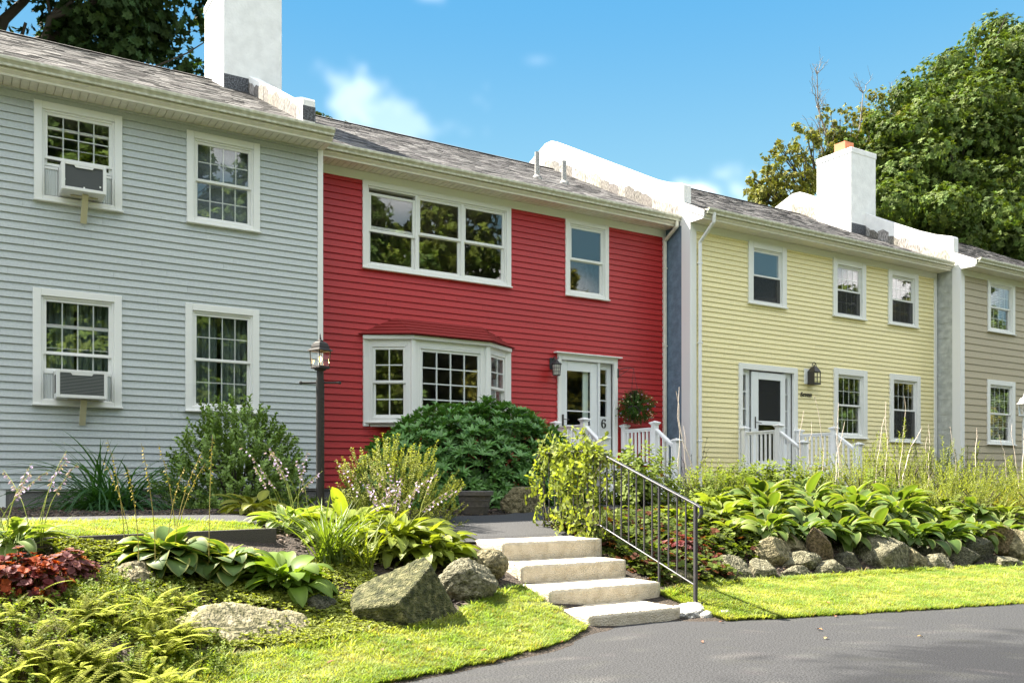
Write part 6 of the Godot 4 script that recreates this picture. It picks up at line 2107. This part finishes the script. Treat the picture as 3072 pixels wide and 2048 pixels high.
	cm = scatter(self, "ground_cover", ivy, places, cols)
	tag(cm, "leafy ivy and weeds on the slope beside the handrail", "ground cover")
	# vine over the upper end of the handrail
	var vine := thing("climbing_vine", "yellow green climbing vine draped over the handrail top", "vine", gp(6.32, 6.0))
	var vl := whorl(2, 0.068, 0.021, 0.1, 0.5, Color(1, 1, 1), mats["small_leaf"], 0.0, 3)
	places = []
	cols = []
	for i in 125:
		var z: float = [5.72, 6.0, 6.2, 6.42, 6.6, 6.75, 6.95][i % 7] + rr(-0.13, 0.13)
		var top := 1.70 if z < 6.75 else 1.70 - (z - 6.75) * 0.36
		var y := top + rr(-0.08, 0.06) if i % 4 else rr(0.9, 1.5)
		var ln: float = rr(0.2, 0.95) * [0.7, 1.0, 0.75, 1.1, 0.9, 0.6, 0.3][i % 7]
		var ox := 6.28 + rr(-0.05, 0.05)
		var drift := rr(-0.22, 0.22)
		var side := rr(-0.2, 0.2)
		if i % 9 == 0:
			ln = -rr(0.12, 0.3)          # loose shoots stand above the rail
			y = top
		var m := int(absf(ln) * 17.0) + 3
		for e in m:
			var u := float(e) / m
			var p := Vector3(ox + side * u + rr(-0.04, 0.04), maxf(y - ln * u, 0.7), z + drift * u + rr(-0.04, 0.04))
			places.append(Transform3D(facing_basis(Vector3(rr(-0.9, 0.3), rr(-0.6, 0.8), rr(-0.4, 1.0)).normalized()).scaled(Vector3.ONE * rr(0.5, 1.25)), p))
			cols.append(Color(0.30, 0.36, 0.08) * rr(0.45, 1.35))
	scatter(vine, "foliage", vl, places, cols)
	for i in 9:
		var g := G.new()
		var z := 5.6 + i * 0.15
		var pts := []
		for e in 9: pts.append(Vector3(6.28 + 0.03 * sin(e * 1.7 + i), 0.7 + e * 0.125, z + 0.1 * sin(e * 0.8 + i)))
		g.col = Color(0.16, 0.14, 0.06)
		g.tube(pts, [0.005], 5)
		part(vine, "stem", g, mats["dry"])
	# bushy clump by the porch steps
	var bl := []
	for e in 2: bl.append(sprig(0.26, 12, 0.085, 0.03, Color(0.20, 0.26, 0.05), mats["small_leaf"], 0.3))
	leafy_mound("leafy_shrub", "bright leafy shrub between handrail and the red porch", "shrub", gp(9.0, 4.3), Vector3(0.5, 0.75, 0.45), 170, 120, "shoot", bl, 0.5, 21, 1.0)
	for q in [[9.7, 5.0, 0.5], [10.5, 4.9, 0.55], [12.3, 5.0, 0.55], [13.2, 5.4, 0.5], [10.9, 4.5, 0.6]]:
		leafy_mound("leafy_perennial", "leafy yellow green perennial between the hosta mounds and porches", "plant", gp(q[0], q[1]), Vector3(0.5, q[2], 0.4), 110, 80, "shoot", bl, 0.5, int(q[0] * 7), 1.2, 0.5, 0.95, "perennials above the hostas")
	leafy_mound("leafy_shrub", "bright leafy weed clump before the yellow porch steps", "shrub", gp(11.4, 5.0), Vector3(0.6, 0.6, 0.5), 170, 120, "shoot", bl, 0.5, 22, 1.0)
	# hostas over the dry wall: a hanging front row and taller mounds behind
	for q in [[8.6, 6.5, "lime", 1.0], [9.15, 6.65, "wall", 1.0], [9.75, 6.75, "dark", 1.05], [10.35, 6.9, "wall", 1.1], [10.95, 6.95, "wall", 1.1], [11.55, 7.1, "dark", 1.1], [12.15, 7.2, "dark", 1.05], [12.8, 7.25, "wall", 1.0], [13.5, 7.3, "wall", 1.0], [14.2, 7.35, "dark", 1.0], [15.0, 7.4, "wall", 1.0],
		[8.2, 6.0, "lime", 1.05], [9.0, 6.0, "lime", 1.2], [9.8, 6.1, "wall", 1.25], [10.6, 6.25, "wall", 1.3], [11.4, 6.3, "wall", 1.25], [12.2, 6.45, "wall", 1.2], [13.0, 6.5, "lime", 1.1], [13.9, 6.6, "wall", 1.1], [14.9, 6.6, "lime", 1.05], [15.9, 6.8, "wall", 1.05],
		[9.4, 5.4, "lime", 1.3], [10.3, 5.5, "wall", 1.4], [11.2, 5.6, "wall", 1.4], [12.1, 5.75, "wall", 1.3], [13.1, 5.85, "wall", 1.2], [14.2, 5.95, "lime", 1.1]]:
		if q[2] == "lime": hosta("yellow green hosta on top of the planted bank", "hostas over the dry wall", gp(q[0], q[1] + 0.08), 66, "limewall", 0.25, 0.062, Color(0.18, 0.235, 0.045), Color(0.26, 0.29, 0.07), 1.1, q[3] * 0.9)
		elif q[2] == "dark": hosta("deep green hosta hanging over the dry stone wall", "hostas over the dry wall", gp(q[0], q[1] + 0.1), 70, "darkwall", 0.30, 0.075, Color(0.08, 0.135, 0.03), Color(0.22, 0.26, 0.09), 1.0, q[3])
		else: hosta("broad mid green hosta with pale margins above the dry stone wall", "hostas over the dry wall", gp(q[0], q[1] + 0.08), 84, "midwall", 0.31, 0.08, Color(0.115, 0.175, 0.038), Color(0.30, 0.33, 0.12), 1.15, q[3] * 0.9)
	# weeds and grasses behind them
	var wd := []
	for e in 3: wd.append(sprig(0.45, 22, 0.06, 0.009, Color(0.25, 0.29, 0.08), mats["small_leaf"], 0.9))
	for q in [[13.3, 5.1, 0.7, 0.75], [14.5, 5.0, 0.8, 1.0], [13.9, 4.6, 0.7, 0.8], [15.0, 4.4, 0.8, 0.9], [16.2, 4.3, 0.8, 0.9], [17.3, 4.4, 0.8, 0.8], [18.6, 5.0, 0.8, 0.7], [15.6, 5.2, 0.8, 0.9], [16.8, 5.0, 0.8, 0.75], [17.8, 5.4, 0.8, 0.65], [12.2, 5.0, 0.5, 0.5], [10.0, 4.8, 0.4, 0.4], [14.0, 6.3, 0.6, 0.5], [15.2, 6.1, 0.7, 0.55], [16.4, 6.4, 0.7, 0.55]]:
		leafy_mound("weed_clump", "feathery yellow green weed clump behind the hosta bank", "plant", gp(q[0], q[1]), Vector3(q[2], q[3], 0.5), 105, 60, "shoot", wd, 0.6, int(q[0] * 10), 1.8, 0.6, 1.1, "weeds behind the hostas")
	for q in [[14.9, 4.2], [15.8, 4.4]]:
		strap_clump("grass_clump", "pale green grass clump by the yellow house corner", "grass", gp(q[0], q[1]), 90, 0.85, 0.008, 1.2, Color(0.14, 0.20, 0.06), 0.2, "grass clumps by the yellow house")
	for q in [[13.6, 5.6], [14.3, 5.5], [14.9, 5.6], [15.5, 5.7], [16.0, 5.5], [16.7, 6.0], [17.3, 5.2], [18.0, 5.9], [18.6, 5.6]]:
		strap_clump("grass_clump", "fine golden green grass tuft among weeds above the hostas", "grass", gp(q[0], q[1]), 70, rr(0.6, 0.85), 0.006, 0.8, Color(0.33, 0.33, 0.11), 0.16, "golden grasses above the hostas", 1.5, 0.8)
	for q in [[16.9, 5.4], [17.6, 5.8], [16.2, 5.9]]:
		strap_clump("daylily", "yellowing daylily clump before the tan house", "daylily", gp(q[0], q[1]), 40, 0.65, 0.016, 0.8, Color(0.30, 0.27, 0.06), 0.12, "daylilies before the tan house")
	# tall dry stalks
	for q in [[9.85, 4.2, 1.9, 0.05], [10.1, 4.3, 1.85, -0.2], [10.0, 4.6, 1.3, -0.3], [12.0, 4.9, 1.6, 0.0], [12.15, 5.0, 1.45, -0.1], [12.5, 4.9, 1.9, -0.05], [12.7, 5.0, 1.8, 0.1], [12.9, 4.8, 1.5, 0.2], [13.2, 4.9, 1.7, -0.25], [13.5, 5.2, 1.6, 0.1], [13.9, 5.0, 1.9, 0.15], [14.2, 5.1, 1.5, 0.5], [14.5, 5.0, 2.0, 0.05], [15.0, 5.2, 1.5, 0.0], [15.6, 5.0, 1.3, -0.3], [16.1, 5.1, 1.5, -0.15], [16.4, 5.2, 1.5, 0.1], [17.4, 5.3, 1.4, -0.15], [17.6, 5.4, 1.6, -0.1], [17.9, 5.3, 1.7, 0.1], [18.2, 5.5, 1.2, -0.1]]:
		var g := G.new()
		var at := gp(q[0], q[1])
		var pts := []
		for e in 9:
			var u := e / 8.0
			pts.append(at + Vector3(q[3] * u * q[2] + 0.07 * sin(u * 5.0 + q[0] * 9.0) * u + 0.02 * sin(u * 17.0 + q[0] * 3.0), q[2] * u * (1.0 - 0.1 * absf(q[3]) * u), 0.04 * sin(u * 4.0 + q[0] * 5.0)))
		g.col = Color(0.70, 0.60, 0.52)
		g.tube(pts, [0.011, 0.01, 0.009, 0.008, 0.007, 0.006, 0.0055, 0.005, 0.003], 5, false)
		for e in 26:
			var u := rr(0.45, 1.0) * 8.0
			var p: Vector3 = pts[int(u)].lerp(pts[mini(int(u) + 1, 8)], u - int(u))
			var a := rr(0, TAU)
			g.col = shade_col(Color(0.40, 0.28, 0.18), rr(0.7, 1.3))
			blade(g, p, Vector3(cos(a), 0.6, sin(a)).normalized(), rr(0.012, 0.022), 0.006, 0.2, 0.5, 1, g.col, g.col, 2)
		whole("dry_stalk", g, mats["dry"], "tall bare dried flower stalk standing among the weeds", "stalk", "dry flower stalks")
	# wiry sapling by the blue party wall
	var sg := thing("wiry_weed", "dark wiry weed against the blue painted party wall", "plant", gp(12.9, 1.3))
	for e in 9:
		var g := G.new()
		g.col = Color(0.07, 0.06, 0.04)
		var a := rr(0, TAU)
		var b := sg.position + Vector3(cos(a) * 0.4, rr(0.7, 1.3), sin(a) * 0.25)
		var pp := limb(g, sg.position, b, 0.006, 0.002, 0.05)
		for i in 9:
			var s: Vector3 = pp[2 + i % 4]
			g.col = Color(0.05, 0.08, 0.03)
			blade(g, s, Vector3(rr(-1, 1), rr(-0.3, 0.6), rr(-1, 1)).normalized(), rr(0.03, 0.07), 0.012, 0.4, 0.2, 1, g.col, g.col, 3)
		part(sg, "stem", g, mats["small_leaf"])
	for q in [[12.75, 2.6], [12.2, 3.0], [11.6, 3.6], [10.6, 3.9]]:
		strap_clump("daylily", "green daylily clump at the foot of the red porch", "daylily", gp(q[0], q[1]), 45, 0.55, 0.014, 1.1, Color(0.14, 0.2, 0.04), 0.12, "daylilies by the red porch")
	# bark mulch
	var chip := G.new()
	chip.bb(Vector3.ZERO, Vector3(0.05, 0.008, 0.016), Basis.IDENTITY)
	var chm := chip.mesh(mats["mulch"])
	places = []
	cols = []
	for i in 26000:
		var x := rr(-2.0, 12.0)
		var z := rr(1.0, 8.4)
		if z > bank_foot(x) - 0.05: continue
		if x > 4.6 and x < 6.36 and z > 4.75: continue
		if x < 4.6 and z > 5.15 and z < 5.82: continue
		if x < 2.66 and z > 5.75 and z < 7.0: continue
		if x > 6.3 and z > lerpf(4.65, 1.9, clampf((x - 6.32) / 4.9, 0, 1)) and z < lerpf(6.2, 3.2, clampf((x - 6.32) / 4.9, 0, 1)): continue
		places.append(Transform3D(Basis.from_euler(Vector3(rr(-0.4, 0.4), rr(0, TAU), rr(-0.4, 0.4))).scaled(Vector3.ONE * rr(0.5, 1.3)), gp(x, z, 0.02)))
		cols.append([Color(0.06, 0.045, 0.035), Color(0.11, 0.075, 0.05), Color(0.035, 0.03, 0.028), Color(0.16, 0.12, 0.09)][rng.randi() % 4])
	cm = scatter(self, "mulch", chm, places, cols)
	tag(cm, "dark shredded bark mulch over the planting beds", "mulch")
	# fallen leaves
	for q in [[6.2, 10.05], [6.9, 10.4], [6.5, 9.75], [7.3, 9.28], [6.05, 8.95], [2.2, 9.25], [2.6, 9.1], [1.9, 9.5], [3.3, 9.3], [3.9, 8.9], [2.9, 8.95], [8.2, 9.2], [7.6, 8.9], [4.2, 9.05], [5.2, 9.6]]:
		var g := G.new()
		var a := rr(0, TAU)
		var y := maxf(ground_y(q[0], q[1]), 0.0) + (0.05 if q[1] < edge_z(q[0]) else 0.016)
		var c: Color = [Color(0.28, 0.12, 0.05), Color(0.36, 0.22, 0.09), Color(0.22, 0.10, 0.06)][rng.randi() % 3]
		blade(g, Vector3(q[0], y, q[1]), Vector3(cos(a), 0.1, sin(a)).normalized(), rr(0.045, 0.07), rr(0.012, 0.02), 0.5, 0.5, 1, c, c, 5)
		whole("fallen_leaf", g, mats["dry"], "curled brown fallen leaf lying on drive or lawn", "leaf", "fallen leaves")

func build_lawn() -> void:
	rng.seed = 91
	var ms := []
	for k in 1:
		var g := G.new()
		for i in 6:
			var a := TAU * i / 6 + rr(-0.4, 0.4)
			var s := rr(0.7, 1.25)
			blade(g, Vector3(cos(a) * 0.008, -0.01, sin(a) * 0.008), Vector3(cos(a) * 0.5, 1.0, sin(a) * 0.5).normalized(), 0.062 * s, 0.0032, 0.9, 0.2, 2, Color(1, 1, 1) * rr(0.65, 1.3), Color(1, 1, 1), 3)
		ms.append(g.mesh(mats["grass"]))
	var fn := FastNoiseLite.new()
	fn.seed = 5
	fn.frequency = 0.8
	fn.fractal_octaves = 4
	var lw := lawns()
	var nz := FastNoiseLite.new()
	nz.seed = 12
	nz.frequency = 0.1
	for k in lw.size():
		var q: Array = lw[k]
		var places := []
		var cols := []
		var x0: float = [-2.5, -1.5, 6.22][k]
		var x1: float = [2.62, 4.78, 17.0][k]
		var n: int = [26000, 52000, 74000][k]
		for i in n:
			var x := lerpf(x0, x1, rng.randf() if k < 2 else pow(rng.randf(), 1.5))
			var za: float = q[2].call(x)
			var zb: float = q[3].call(x)
			var z := lerpf(za - 0.03, zb + 0.03 + 0.05 * nz.get_noise_1d(x * 30.0), rng.randf())
			var nn := fn.get_noise_2d(x * 2.0, z * 2.0)
			if nn < -0.28 and rng.randf() < 0.7: continue
			if k == 1 and x > 4.15 and z < zb - 0.1 and rng.randf() < 0.6: continue
			var s := rr(0.6, 1.15) * (1.3 if z < za + 0.1 else 1.0) * (1.7 if rng.randf() < 0.06 else 1.0)
			places.append(Transform3D(Basis(Vector3.UP, rr(0, TAU)).scaled(Vector3(s, s * rr(0.7, 1.2), s)), gp(x, z, 0.01)))
			var t := clampf(0.5 + nn + rr(-0.25, 0.25), 0, 1)
			cols.append(Color(0.39, 0.43, 0.15).lerp(Color(0.20, 0.30, 0.08), t) * rr(0.55, 1.35) if rng.randf() > 0.1 else Color(0.32, 0.27, 0.10) * rr(0.7, 1.1))
		var o := scatter(self, "grass", ms[0], places, cols)
		tag(o, ["sunlit grass of the upper lawn strip behind the edging board", "mown grass below the split boulder along the drive", "mown grass below the dry stone wall along the drive"][k], "grass")
